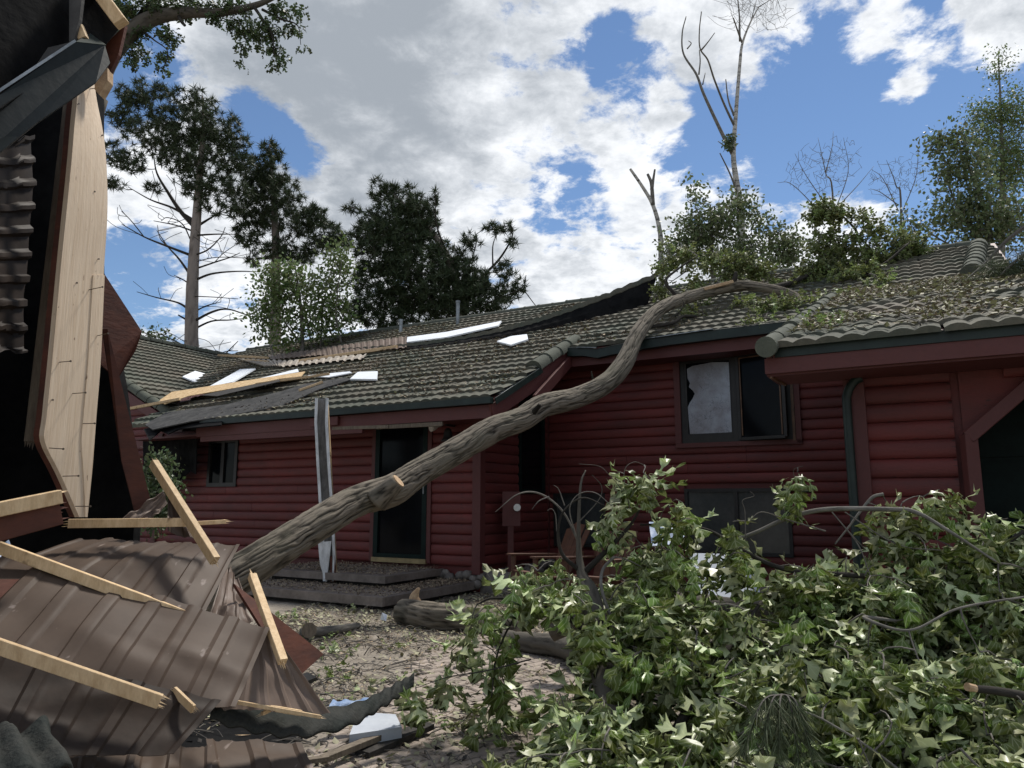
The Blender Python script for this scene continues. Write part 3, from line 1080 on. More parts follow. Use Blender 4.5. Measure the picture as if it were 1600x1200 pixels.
gutter_sweep([(.72, 1.50, 3.62), (1.0, 1.50, 3.60), (1.24, 1.50, 3.54), (1.5, 1.50, 3.57), (1.8, 1.48, 3.58), (2.05, 1.46, 3.60), (2.4, 1.48, 3.62), (3.2, 1.50, 3.635), (4.1, 1.50, 3.64), (5.2, 1.5, 3.64)]).build('gutter', 'green_metal', house)
hbox('fascia', 'red_trim', (.72, 1.63, 3.46), (5.3, 1.67, 3.66))
hbox('soffit', 'red_trim', (.1, 1.67, 3.47), (5.3, 2.18, 3.50))
hbar('bent_flashing', 'zinc', (1.95, 1.47, 3.745), (3.1, 1.49, 3.785), .05, .012)
hbar('bent_flashing', 'zinc', (.9, 1.5, 3.745), (1.25, 1.49, 3.70), .04, .012)
# near wing: drip edge, fascia and boxed eave return
hbox('fascia', 'red_trim', (4.655, -3.005, 2.312), (9.6, -2.965, 2.435))
hbox('drip_edge', 'green_metal', (4.74, -3.02, 2.437), (9.6, -2.97, 2.525))
hbox('soffit', 'red_trim', (4.66, -2.964, 2.296), (9.6, -2.44, 2.32))
hbar('soffit_trim', 'frame_wood', (4.69, -2.96, 2.29), (4.72, -2.47, 2.29), .02, .02)
hbar('bargeboard', 'red_trim', (4.69, -2.98, z3(-2.98) - .17), (4.69, 2.2, z3(2.2) - .17), .04, .18)
hbox('soffit', 'red_trim', (4.7, -2.43, 2.44), (9.6, -2.38, 2.47))

# downspout at the inner corner
dsp = [HP(5.32, -2.50, 2.30), HP(5.26, -2.50, 2.27), HP(5.205, -2.505, 2.17), HP(5.195, -2.505, 2.0), HP(5.195, -2.505, 1.0), HP(5.195, -2.505, .05)]
MB().add(*tube(spline(dsp, 5), .036, 8)[:2]).build('downspout', 'green_metal', house, smooth=True)


def win(u0, u1, v, z0, z1_, m_frame='frame_dark', m_pane='glass_dark', fw=.06, mull=True, pane=True, proud=.05):
    """window in a wall facing the yard: outer frame, sashes, panes"""
    wn = MB()
    for lo, hi in (((u0, z0), (u1, z0 + fw)), ((u0, z1_ - fw), (u1, z1_)), ((u0, z0 + fw), (u0 + fw, z1_ - fw)), ((u1 - fw, z0 + fw), (u1, z1_ - fw))):
        wn.add(*boxv((lo[0], v - proud, lo[1]), (hi[0], v + .01, hi[1]), H))
    o = wn.build('window', m_frame, house)
    c = (u0 + u1) / 2
    if mull:
        hbox('mullion', m_frame, (c - fw * .6, v - proud + .004, z0 + fw), (c + fw * .6, v + .01, z1_ - fw), o)
    if pane:
        for a, b in (((u0 + fw, c - fw * .6), (c + fw * .6, u1 - fw)) if mull else ((u0 + fw, u1 - fw),)):
            hbox('pane', m_pane, (a, v - .012, z0 + fw), (b, v - .006, z1_ - fw), o)
    return o


wtop = win(WWIN[0], WWIN[1], 2.2, WWIN[2], WWIN[3], pane=False, mull=True)
# left sash: shattered glass film with a bite out of it
u0, u1, zb, zt = WWIN[0] + .10, 3.145, WWIN[2] + .14, WWIN[3] - .13
out = [(u0 + .02, zb), (u1, zb), (u1, zt - .02), (u0 + .6 * (u1 - u0), zt + .0), (u0 + .1, zt - .03), (u0 + .01, zt - .07), (u0 + .015, zt - .22), (u0 + .05, zt - .30), (u0 + .03, zt - .36), (u0 + .09, zt - .42), (u0 + .12, zt - .47), (u0 + .08, zt - .55), (u0 + .04, zt - .60), (u0 + .0, zt - .68)]
MB().add(*sheet([HP(a, 2.165, b) for a, b in out], .006)).build('pane', 'shattered', wtop, label='shattered pale glass with a dark hole')
hbox('pane', 'glass_dark', (WWIN[0] + .06, 2.188, WWIN[2] + .06), (3.15, 2.194, WWIN[3] - .06), wtop)
fsh = MB()
for lo, hi in (((WWIN[0] + .06, WWIN[2] + .06), (3.16, WWIN[2] + .14)), ((WWIN[0] + .06, WWIN[3] - .12), (3.16, WWIN[3] - .06)), ((WWIN[0] + .06, WWIN[2] + .14), (WWIN[0] + .10, WWIN[3] - .12)), ((3.145, WWIN[2] + .14), (3.16, WWIN[3] - .12))):
    fsh.add(*boxv((lo[0], 2.155, lo[1]), (hi[0], 2.187, hi[1]), H))
fsh.build('sash', 'frame_dark', wtop)
# right sash stands open, hinged at the left
piv = np.array([3.27, 2.14])
ang = R(-14)
dd = np.array([math.cos(ang), math.sin(ang)])
sash, inner = MB(), MB()
wsh, zs0, zs1 = .70, WWIN[2] + .03, WWIN[3] - .07


def sp(x, z, off=0.0):
    return HP(piv[0] + dd[0] * x - dd[1] * off, piv[1] + dd[1] * x + dd[0] * off, z)


for a, b in (((0, zs0), (wsh, zs0)), ((0, zs1), (wsh, zs1)), ((0, zs0), (0, zs1)), ((wsh, zs0), (wsh, zs1))):
    sash.add(*bar(sp(*a), sp(*b), .05, .05, up=VV))
sash.build('sash', 'frame_dark', wtop)
for a, b in (((.05, zs0 + .05), (.05, zs1 - .05)), ((.05, zs1 - .05), (wsh - .05, zs1 - .05)), ((wsh - .04, zs0 + .03), (wsh - .04, zs1 - .03))):
    inner.add(*bar(sp(a[0], a[1], -.02), sp(b[0], b[1], -.02), .018, .018, up=VV))
inner.build('sash_bead', 'frame_wood', wtop)
MB().add(*sheet([sp(.03, zs0 + .03), sp(wsh - .03, zs0 + .03), sp(wsh - .03, zs1 - .03), sp(.03, zs1 - .03)], .005)).build('pane', 'glass_dark', wtop)
hbox('pane', 'dark_void', (3.25, 2.188, WWIN[2] + .06), (WWIN[1] - .06, 2.194, WWIN[3] - .06), wtop)  # black sheet in the open half, stands in for the unlit room
hbar('trim', 'frame_wood', (WWIN[1] + .02, 2.13, WWIN[2] - .02), (WWIN[1] + .02, 2.13, WWIN[3]), .04, .03, wtop, up=VV)
hbox('trim', 'red_trim', (WWIN[1] + .045, 2.12, WWIN[2] - .06), (WWIN[1] + .12, 2.15, WWIN[3] + .04), wtop)
hbox('trim', 'red_trim', (WWIN[0] - .10, 2.12, WWIN[2] - .07), (WWIN[1] + .12, 2.15, WWIN[2] - .003), wtop)
hbox('trim', 'red_trim', (WWIN[0] - .10, 2.12, WWIN[2]), (WWIN[0] - .003, 2.15, WWIN[3] + .04), wtop)
win(LWIN[0], LWIN[1], 2.2, LWIN[2], LWIN[3], 'frame_dark', 'glass_grey', .05)
win(SWIN[0], SWIN[1], 2.2, SWIN[2], SWIN[3], 'frame_dark', 'glass_grey', .06)
win(SW[0], SW[1], 0.0, SW[2], SW[3], 'frame_dark', 'glass_dark', .07)
# narrow dark window on the right side of the left wing
sw = MB()
for lo, hi in (((1.13, 1.42), (2.0, 1.48)), ((1.13, 3.24), (2.0, 3.3)), ((1.13, 1.48), (1.19, 3.24)), ((1.94, 1.48), (2.0, 3.24))):
    sw.add(*boxv((-.01, lo[0], lo[1]), (.05, hi[0], hi[1]), H))
swo = sw.build('window', 'frame_green', house)
hbox('pane', 'glass_dark', (.006, 1.19, 1.48), (.012, 1.94, 3.24), swo)
# door
dr = MB()
fw = .085
for lo, hi in (((DOOR[0], .44), (DOOR[0] + fw, DOOR[3])), ((DOOR[1] - fw, .44), (DOOR[1], DOOR[3])), ((DOOR[0] + fw, DOOR[3] - fw), (DOOR[1] - fw, DOOR[3])), ((DOOR[0] + fw, .44), (DOOR[1] - fw, .50))):
    dr.add(*boxv((lo[0], -.055, lo[1]), (hi[0], .01, hi[1]), H))
do = dr.build('door', 'frame_green', house)
hbox('pane', 'glass_dark', (DOOR[0] + fw, -.02, .50), (DOOR[1] - fw, -.012, DOOR[3] - fw), do)
hbox('threshold', 'brass_wood', (DOOR[0] - .01, -.075, .37), (DOOR[1] + .01, -.012, .438), do)
hbox('handle', 'zinc', (DOOR[1] - .06, -.075, 1.40), (DOOR[1] - .04, -.057, 1.52), do)
hbox('trim', 'red_trim', (DOOR[1] + .003, -.05, .38), (DOOR[1] + .075, -.0, DOOR[3]), do)
hbox('trim', 'red_trim', (DOOR[0] - .075, -.05, .38), (DOOR[0] - .003, -.0, DOOR[3]), do)
# vent pipes through the roof
for (bx, by, tx, ty) in ((626, 522, 625, 507), (715, 510, 714, 478)):
    p = on_roof(bx, by)
    q = p + [0, 0, (by - ty) / 1150 * np.linalg.norm(p) + .1]
    MB().add(*tube([p - [0, 0, .1], q], .045, 10)[:2]).add(*tube([q - [0, 0, .02], q + [0, 0, .03]], .055, 10)[:2]).build('vent_pipe', 'zinc', house, smooth=False)

# floodlight and bell beside the door
fl = thing('floodlight', 'small round white floodlight on the log wall beside the door', 'floodlight', HP(-.66, -.05, 2.40))
MB().add(*tube([HP(-.66, -.05, 2.42), HP(-.66, -.16, 2.40)], .025, 8)[:2]).build('bracket', 'white_plastic', fl)
MB().add(*tube([HP(-.66, -.15, 2.40), HP(-.70, -.21, 2.38), HP(-.71, -.235, 2.375)], [.035, .062, .062], 14)[:2]).build('lamp_head', 'white_plastic', fl)
bl = thing('bell', 'dark iron bell hanging on a bracket right of the door', 'bell', HP(-.42, -.2, 2.15))
MB().add(*bar(HP(-.42, -.03, 2.40), HP(-.42, -.26, 2.40), .02, .03)).build('bracket', 'frame_dark', bl)
t_ = np.linspace(0, 1, 8)
MB().add(*tube([HP(-.42, -.2, 2.36 - .2 * x) for x in t_], [.02, .05, .06, .062, .066, .075, .09, .11], 14)[:2]).build('bell_body', 'frame_dark', bl, smooth=True)

# ------------------------------------------------------------------ steps (two timber platforms)
for nm, lab, u0, u1, v0, vb, zt, rim in (('porch_step', 'broad lower timber step of weathered planks littered with leaves', -4.6, .02, -2.12, -1.30, .165, .10),
                                     ('porch_step', 'upper timber landing of weathered planks in front of the glass door', -2.95, -.58, -1.36, -.02, .315, .09)):
    st = thing(nm, lab, 'step', HP((u0 + u1) / 2, v0, 0), 'timber steps at the door')
    vb2 = -.02
    n = int((vb2 - v0) / .14)
    for k in range(n):
        a = v0 + .045 + k * .14
        hbox('plank', 'deck_wood', (u0 + .04, a, zt - .035 + random.uniform(-.003, .003)), (u1 - .04, a + .134, zt + random.uniform(-.004, .004)), st)
    hbox('rim_board', 'deck_wood', (u0, v0, zt - rim), (u1, v0 + .04, zt + .004), st)
    hbox('rim_board', 'deck_wood', (u1 - .038, v0 + .042, zt - rim), (u1, vb2, zt + .003), st)
    hbox('rim_board', 'deck_wood', (u0, v0 + .042, zt - rim), (u0 + .038, vb2, zt + .003), st)
    hbox('framing', 'twig_dark', (u0 + .12, v0 + .14, -.05), (u1 - .12, vb2 - .05, zt - .04), st)

# ------------------------------------------------------------------ bent white gutter length standing on the step
gt = thing('torn_gutter', 'torn white and dark length of metal gutter standing upright on the lower step', 'gutter', onz(516, 910, .17))
Yb = onz(516, 910, .17)[1]
prof = [(-.085, -.03), (-.08, .05), (0.0, .065), (.075, .055), (.085, -.02), (.07, -.055)]
path = [(503, 622), (502, 660), (505, 720), (509, 780), (512, 830), (514, 870), (514, 908)]
wds = [.92, .92, .92, .95, .92, .88, .75]
Vs = []
for (px, py), wv in zip(path, wds):
    c = at(px, py, Yb - .1)
    Vs += [c + np.array([x * wv, y, 0]) for x, y in prof]
k = len(prof)
top = np.array(Vs).reshape(len(path), k, 3)
MB().add(*slab(top, (0, 1, 0), .004)).build('gutter_shell', 'torn_dark', gt)
for xo, ww, mm in ((-.084, .036, 'torn_white'), (.080, .040, 'torn_white')):
    b = MB()
    pts = np.array([at(px, py, Yb - .14) + [xo * wv, 0, 0] for (px, py), wv in zip(path, wds)])
    lft = np.stack([pts - [ww / 2, 0, 0], pts + [ww / 2, .01, 0]], 1)
    b.add(*slab(lft, (0, 1, 0), .012)).build('white_lip', mm, gt)
MB().add(*slab(np.stack([px_poly([(497, 848), (500, 880), (508, 908)], Yb - .15), px_poly([(518, 845), (514, 882), (511, 909)], Yb - .13)], 1), (0, 1, 0), .01)).build('curled_end', 'torn_white', gt)
MB().add(*bar(at(520, 868, Yb - .12), at(521, 909, Yb - .12), .07, .05, up=(0, 1, 0))).build('wood_end', 'red_ply', gt)
MB().add(*bar(at(512, 632, Yb - .05), at(526, 905, Yb - .05), .02, .05, up=(0, 1, 0))).build('wood_backing', 'wood_new', gt)
#PART2
# ------------------------------------------------------------------ growing things
def outline_leaf():
    """lobed oak leaf, midrib along +y from 0 to 1: half outline"""
    return [(0.012, 0), (.045, .13), (.17, .16), (.27, .28), (.065, .27), (.055, .37), (.30, .45), (.42, .61), (.17, .54), (.06, .57), (.07, .65), (.27, .76), (.28, .90), (.10, .81), (.05, .88), (.0, 1.0)]


def leaf_mesh(seed):
    """one wilted oak leaf: bent along its length, folded about the midrib, lobes curled each its own way"""
    r = np.random.default_rng(seed)
    h = outline_leaf()
    bend, fold, twist = r.uniform(.7, 2.2), r.choice([r.uniform(.1, .5), r.uniform(.3, .95)]), r.uniform(-.7, .7)
    wv = r.uniform(.62, .88)
    asym = r.uniform(.8, 1.15, 2)
    skew = r.uniform(-.12, .12)
    rows, uv = [], []
    for i, (x, y) in enumerate(h):
        for sgn in (-1, 0, 1):
            xx = x * wv * asym[(sgn + 1) // 2] * (1 + .16 * math.sin(i * 2.3 + seed + sgn))
            curl = r.normal(0, .10) * (x > .2)
            f_ = fold * (1 + .3 * math.sin(5 * y + seed))
            lx, lz = sgn * xx * math.cos(f_), xx * math.sin(f_) * .8 + curl * xx * 2
            th = bend * y
            yy = math.sin(th) / bend if abs(bend) > .05 else y
            zz = -(1 - math.cos(th)) / bend if abs(bend) > .05 else 0
            a = twist * y
            px_, pz_ = lx * math.cos(a) - lz * math.sin(a), lx * math.sin(a) + lz * math.cos(a)
            rows.append((px_ + skew * y * y, yy + pz_ * math.sin(th), zz + pz_ * math.cos(th)))
            uv.append((sgn * x, y, seed))
    n = len(h)
    q = []
    for i in range(n - 1):
        q += [[i * 3, i * 3 + 1, (i + 1) * 3 + 1, (i + 1) * 3], [i * 3 + 1, i * 3 + 2, (i + 1) * 3 + 2, (i + 1) * 3 + 1]]
    return np.array(rows), np.array(q), np.array(uv, float)


LEAVES = [leaf_mesh(s) for s in range(18)]
LEAF_ME = {}


def leaf_object_mesh(k, m):
    if (k, m) not in LEAF_ME:
        me = MB().add(*LEAVES[k]).mesh('leaf', smooth=True)
        me.materials.append(MATS[m])
        LEAF_ME[(k, m)] = me
    return LEAF_ME[(k, m)]


def leaf_bunches(pts, n=(5, 8), size=(.11, .17), r=None, spread=.05, hang=.75, flip=.45):
    """frames of the leaves of hanging bunches: list of (pos, 3x3, size, variant)"""
    r = r or rng
    out = []
    for p in pts:
        k = r.integers(*n)
        a0 = r.uniform(0, 6.28)
        lean = r.normal(0, .25, 2)
        for i in range(k):
            az = a0 + i * 6.283 / k + r.normal(0, .35)
            el = -abs(r.normal(hang, .42))
            d = nrm([math.cos(az) * math.cos(el) + lean[0], math.sin(az) * math.cos(el) + lean[1], math.sin(el)])
            side = nrm(np.cross(d, (0, 0, 1.0)) + r.normal(0, .25, 3))
            nn = nrm(np.cross(side, d))
            if nn[2] < 0:
                side, nn = -side, -nn
            if r.random() < flip:
                side, nn = -side, -nn
            side = nrm(np.cross(d, nn))
            pos = np.asarray(p) + d * r.uniform(.02, spread) + r.normal(0, .012, 3)
            out.append((pos, np.stack([side, d, nn], 1), r.uniform(*size), int(r.integers(0, len(LEAVES)))))
    return out


def put_leaves(root, fr, n_single, m, name='leaf', stuff_name='leaf_mass'):
    """the leaves that show largest become parts, the others one joined part"""
    d = np.array([np.linalg.norm(f[0] - CAM) / f[2] + (8 if not (0 < _px(f[0])[0] < 1600 and 0 < _px(f[0])[1] < 1200) else 0) for f in fr])
    order = np.argsort(d)
    for i in order[:n_single]:
        p, Rm, s, k = fr[i]
        M = Matrix([[*(Rm[j] * s), p[j]] for j in range(3)] + [[0, 0, 0, 1]])
        place(name, leaf_object_mesh(k, m), root, M=M)
    mb = MB()
    for i in order[n_single:]:
        p, Rm, s, k = fr[i]
        v, q, uv = LEAVES[k]
        mb.add(v * s @ Rm.T + p, q, uv)
    if mb.n:
        mb.build(stuff_name, m, root, smooth=True, kind='stuff')


def _px(p):
    d = p - CAM
    zc = d[1] * math.cos(PITCH) + d[2] * math.sin(PITCH)
    yc = -d[1] * math.sin(PITCH) + d[2] * math.cos(PITCH)
    zc = max(zc, 1e-3)
    return 800 + F_PX * d[0] / zc, 600 - F_PX * yc / zc


def grow(mb, nodes, pts, r0=.008, r1=.003, k=4, arch=.12, step=.12, r=None, maxl=None):
    """join every point to the nearest branch already there with a curved twig"""
    r = r or rng
    nodes = np.asarray(nodes, float)
    pts = np.asarray(pts, float)
    d0 = np.array([np.min(np.linalg.norm(nodes - p, axis=1)) for p in pts])
    for i in np.argsort(d0):
        p = pts[i]
        dd = np.linalg.norm(nodes - p, axis=1)
        j = int(np.argmin(dd))
        a, ln = nodes[j], dd[j]
        if ln < .02 or (maxl and ln > maxl):
            continue
        m = max(3, int(ln / step) + 2)
        mid = (a + p) / 2 + r.normal(0, .10, 3) * ln + np.array([0, 0, arch * ln])
        t = np.linspace(0, 1, m)[:, None]
        c = a * (1 - t) ** 2 + 2 * mid * t * (1 - t) + p * t * t
        rad = np.linspace(min(r0, r1 + .012 * ln), r1, m)
        mb.add(*tube(c, rad, k, cap=False)[:2])
        nodes = np.vstack([nodes, c[1:]])
    return nodes


def limb(pts, w, m=7):
    """smooth limb through (px, py, Y, diameter) rows -> points and radii"""
    a = spline(np.array([[*p] for p in pts], float), m)
    return a[:, :3], a[:, 3] / 2


def from_px(rows):
    return [[*at(x, y, Y), d] for x, y, Y, d in rows]


def bark_ridges(amp, fa=15.0, fs=3.0, seed=1):
    """deep interlacing furrows running along the trunk"""
    def f(s, th, r):
        S, T = np.meshgrid(s, th, indexing='ij')
        K = 30
        c = T / 6.2832
        wx = (vnoise(c * 8, S * 2.2, seed + 1, 8) - .5) * 2.0 + (vnoise(c * 22, S * 9, seed + 2, 22) - .5) * .7
        x = c * K + wx
        n = vnoise(np.mod(x, K), S * fs, seed, K)
        n2 = vnoise(np.mod(c * 66 + wx * 2, 66), S * fs * 2.1, seed + 5, 66)
        n3 = vnoise(np.mod(c * 60, 60), S * 22, seed + 7, 60)
        h = np.clip(np.abs(2 * n - 1) * 2.2, 0, 1) * .62 + np.clip(np.abs(2 * n2 - 1) * 2, 0, 1) * .30 + n3 * .16
        bulge = (vnoise(c * 3, S * 1.2, seed + 9, 3) - .5) * .05
        return h, (h - .55) * amp * np.clip(r[:, None] / r.max(), .3, 1) + bulge * r[:, None]
    return f


# ------------------------------------------------------------------ the fallen tree across the roof
ft = thing('fallen_tree', 'long grey barked tree trunk fallen across the yard onto the tiled roof', 'tree', at(372, 905, 7.1) * [1, 1, 0])


def rp(px, py, lift):
    p = on_roof(px, py, lift)
    return p


tr_rows = [[*at(252, 978, 6.62), .60], [*at(330, 925, 6.9), .57], [*at(400, 880, 7.15), .53], [*at(450, 848, 7.4), .51], [*at(500, 817, 7.65), .50], [*at(560, 782, 8.0), .50], [*at(612, 766, 8.25), .52], [*at(655, 738, 8.5), .47],
           [*at(720, 700, 8.85), .47], [*at(770, 672, 9.15), .475], [*at(815, 655, 9.4), .45], [*at(850, 634, 9.65), .45], [*at(900, 622, 10.0), .42], [*at(945, 600, 10.3), .41], [*at(975, 567, 10.6), .40],
           [*at(997, 520, 11.0), .35], [*at(1030, 484, 11.5), .32], [*at(1080, 463, 12.0), .29], [*at(1150, 447, 12.25), .27], [*at(1195, 450, 11.95), .23], [*at(1235, 459, 11.65), .19], [*at(1262, 476, 11.2), .12]]
tr_rows = [[*r[:3], r[3] * .66] for r in tr_rows]
a = spline(np.array(tr_rows), 34)
v, f, b = tube(a[:, :3], a[:, 3] / 2, 160, hfun=bark_ridges(.025, seed=4), bark=True)
MB().add(v, f, b).build('trunk', 'bark', ft, smooth=True)
# sawn stub and broken limbs
st_a, st_b = at(588, 782, 8.0), at(622, 752, 7.95)
v, f, b = tube(np.linspace(st_a, st_b, 12), np.linspace(.14, .085, 12), 36, hfun=bark_ridges(.02, seed=8), bark=True)
MB().add(v, f, b).build('stub', 'bark', ft, smooth=True)
dn = nrm(st_b - st_a)
MB().add(*tube([st_b - dn * .01, st_b + dn * .012], [.083, .078], 24)[:2]).build('sawn_face', 'cut_wood', ft)
for rows in (([828, 650, 9.38, .09], [840, 637, 9.33, .06], [843, 632, 9.3, .045]), ([926, 592, 10.1, .03], [924, 580, 10.1, .012])):
    p, r_ = limb(from_px(rows), 0, 6)
    v, f, b = tube(p, r_, 14, bark=True)
    MB().add(v, f, b).build('knot', 'bark', ft, smooth=True)
branch_nodes = [a[-100:, :3]]
for rows in (([1140, 450, 12.3, .12], [1148, 436, 12.2, .09], [1150, 425, 12.2, .05]), ([1010, 512, 11.3, .06], [1050, 505, 11.5, .06], [1070, 494, 11.7, .055], [1110, 497, 11.9, .045], [1160, 492, 12.1, .035]),
             ([1195, 452, 12.3, .12], [1240, 440, 12.6, .09], [1300, 410, 13.0, .07], [1340, 370, 13.2, .05], [1310, 330, 13.2, .03]), ([1240, 464, 12.2, .1], [1300, 450, 12.0, .07], [1370, 420, 12.0, .05], [1420, 380, 12.2, .03]),
             ([1060, 465, 11.9, .07], [1040, 440, 12.0, .05], [1060, 420, 12.1, .035], [1090, 400, 12.2, .02]), ([1240, 464, 12.2, .08], [1265, 480, 11.6, .05], [1285, 500, 11.0, .03]),
             ([1055, 495, 11.5, .025], [1068, 478, 11.5, .02], [1066, 468, 11.5, .01])):
    p, r_ = limb(from_px(rows), 0, 6)
    v, f, b = tube(p, r_, 10, bark=True)
    MB().add(v, f, b).build('limb', 'bark_dark', ft, smooth=True)
    branch_nodes.append(p)
p0 = at(1108, 456, 12.0)
MB().add(*bar(at(1100, 452, 12.02), at(1145, 440, 12.1), .05, .05)).build('torn_wood', 'cut_wood', ft)


def blob_pts(blobs, n, Y, r=None, dz=1.0, gaps=0.0):
    """points inside ellipsoids given as (px, py, rx, ry) about distance Y; each ellipsoid is as deep as it is wide"""
    r = r or rng
    area = np.array([b[2] * b[3] for b in blobs], float)
    cnt = np.maximum(1, np.round(area / area.sum() * n)).astype(int)
    out = []
    for b, c in zip(blobs, cnt):
        Yb = b[4] if len(b) > 4 else Y
        q = r.normal(0, 1, (c, 3))
        q /= np.linalg.norm(q, axis=1, keepdims=True)
        q *= r.random((c, 1)) ** (1 / 3)
        C_ = at(b[0], b[1], Yb)
        s = Yb / F_PX
        out.append(C_ + q * np.array([b[2] * s, (b[2] + b[3]) / 2 * s * dz, b[3] * s]))
    P = np.concatenate(out)
    if gaps:
        g_ = vnoise(P[:, 0] * gaps + 80, P[:, 2] * gaps + 80, 33) * .7 + vnoise(P[:, 0] * gaps * 2.3 + 80, P[:, 2] * gaps * 2.3 + P[:, 1] + 80, 34) * .3
        P = P[g_ > .44]
    return P


top_blobs = [(1040, 400, 14, 35), (1080, 405, 38, 25), (1130, 408, 45, 25), (1180, 415, 30, 15), (1090, 440, 30, 14, 12.4), (1038, 455, 14, 22, 12.0), (1022, 480, 12, 14, 11.6), (1100, 488, 40, 13, 12.3), (1160, 475, 45, 16, 12.6), (1210, 480, 35, 20, 12.4),
             (1290, 330, 28, 22), (1330, 345, 32, 25), (1310, 375, 48, 22), (1280, 400, 45, 25), (1340, 400, 55, 28), (1400, 395, 48, 30), (1430, 378, 28, 18), (1250, 440, 28, 25), (1300, 425, 48, 20), (1350, 430, 55, 22), (1400, 435, 40, 15), (1270, 468, 25, 12),
             (1245, 500, 20, 12, 11.2), (1285, 330, 20, 20), (1380, 360, 30, 20), (1230, 460, 20, 18)]
tb2 = []
for b in top_blobs + [(1230, 445, 24, 16), (1270, 430, 30, 18), (1320, 460, 34, 12), (1380, 455, 34, 12), (1225, 478, 26, 14), (1262, 492, 18, 10), (1120, 470, 30, 10), (1190, 500, 26, 8)]:
    x_, y_ = b[0], b[1]
    yr = np.interp(x_, [1000, 1200, 1450], [452, 430, 392])
    Yr = 12.9 if y_ < yr else min(12.9, (on_roof(x_, y_)[1]) - .30, (on_roof3(x_, y_)[1] - .25) if (x_ > 1290 and y_ > 440) else 99)
    tb2.append((*b[:4], Yr))
top_blobs = tb2
tp = blob_pts(top_blobs, 1150, 12.9, dz=.8, gaps=3.3)
mb = MB()
grow(mb, np.vstack(branch_nodes), tp, .02, .005, 4, .05, .2, maxl=2.5)
mb.build('twig', 'twig', ft, kind='stuff')
put_leaves(ft, leaf_bunches(tp, (4, 8), (.14, .22), spread=.12, hang=.55), 200, 'oak_leaf_old')

# ------------------------------------------------------------------ oak limbs lying in the foreground
ob = thing('fallen_oak_limb', 'leafy oak limb broken off and lying across the foreground, leaves wilted', 'branch', (1.2, 3.6, 0))
bn = []
limbs = [(([965, 1230, 3.4, .16], [955, 1100, 3.7, .15], [935, 1000, 4.1, .14], [920, 930, 4.4, .12], [908, 893, 4.5, .055], [904, 840, 4.55, .026], [907, 760, 4.6, .013], [915, 735, 4.65, .006]), 'bark_dark'),
         (([910, 897, 4.5, .04], [940, 868, 4.5, .032], [960, 848, 4.5, .028], [985, 820, 4.5, .018], [1000, 795, 4.5, .012]), 'bark_dark'),
         (([908, 893, 4.5, .03], [880, 868, 4.5, .022], [872, 835, 4.5, .018], [880, 800, 4.5, .013], [910, 778, 4.5, .010], [945, 790, 4.4, .006]), 'bark_dark'),
         (([960, 870, 4.3, .018], [942, 890, 4.3, .018], [940, 920, 4.2, .02], [955, 965, 4.1, .02], [985, 1020, 4.0, .02], [1010, 1080, 3.7, .016]), 'bark_grey'),
         (([1130, 850, 4.7, .02], [1180, 832, 4.6, .022], [1230, 810, 4.5, .026], [1290, 796, 4.4, .028], [1390, 796, 4.3, .028], [1430, 800, 4.2, .024], [1480, 828, 4.1, .018], [1560, 880, 4.0, .01]), 'bark_grey'),
         (([1305, 850, 4.5, .010], [1325, 825, 4.5, .012], [1340, 805, 4.5, .016], [1362, 778, 4.5, .02], [1380, 772, 4.5, .02]), 'bark_grey'),
         (([1000, 820, 4.6, .012], [1060, 820, 4.6, .016], [1110, 830, 4.6, .02], [1160, 860, 4.5, .025], [1230, 890, 4.4, .03], [1350, 900, 4.3, .03]), 'bark_dark'),
         (([860, 985, 5.6, .16], [960, 945, 5.5, .17], [1060, 945, 5.4, .17], [1190, 955, 5.3, .16], [1300, 948, 5.0, .13], [1420, 975, 4.6, .09], [1590, 1000, 4.3, .06]), 'bark_dark'),
         (([1400, 970, 3.9, .016], [1350, 965, 3.8, .02], [1420, 985, 3.6, .012], [1500, 950, 3.6, .011], [1620, 930, 3.6, .010]), 'bark_grey'),
         (([1520, 1076, 3.2, .030], [1560, 1080, 3.25, .035], [1640, 1095, 3.3, .04]), 'bark_dark'),
         (([1120, 1170, 3.2, .01], [1230, 1110, 3.2, .009], [1330, 1150, 3.1, .010], [1440, 1230, 3.0, .012]), 'bark_grey'),
         (([1300, 1250, 3.6, .06], [1330, 1100, 3.9, .06], [1380, 1000, 4.2, .05], [1500, 900, 4.4, .04], [1600, 830, 4.5, .02]), 'bark_dark'),
         (([1000, 1250, 3.3, .05], [1080, 1100, 3.6, .045], [1140, 1010, 3.9, .03], [1190, 940, 4.2, .015]), 'bark_dark'),
         (([940, 1010, 4.1, .05], [880, 960, 4.2, .03], [820, 940, 4.3, .022], [770, 935, 4.3, .014], [745, 945, 4.3, .008]), 'bark_dark'),
         (([820, 945, 4.3, .016], [795, 980, 4.2, .012], [775, 1030, 4.1, .010], [768, 1090, 4.0, .006]), 'bark_dark'),
         (([830, 1030, 4.0, .008], [760, 1048, 4.0, .007], [700, 1058, 4.0, .005], [650, 1075, 4.0, .003]), 'twig_dark')]
for rows, m in limbs:
    p, r_ = limb(from_px(rows), 0, 9)
    big = rows[1][3] > .09
    v, f, b = tube(p, r_, 24 if big else 8, bark=True, hfun=bark_ridges(.012, seed=11) if big else None)
    MB().add(v, f, b).build('limb', m, ob, smooth=True)
    bn.append(p)
MB().add(*tube([at(1511, 1073, 3.19), at(1523, 1076, 3.2)], .017, 10)[:2]).build('broken_end', 'cut_wood', ob)
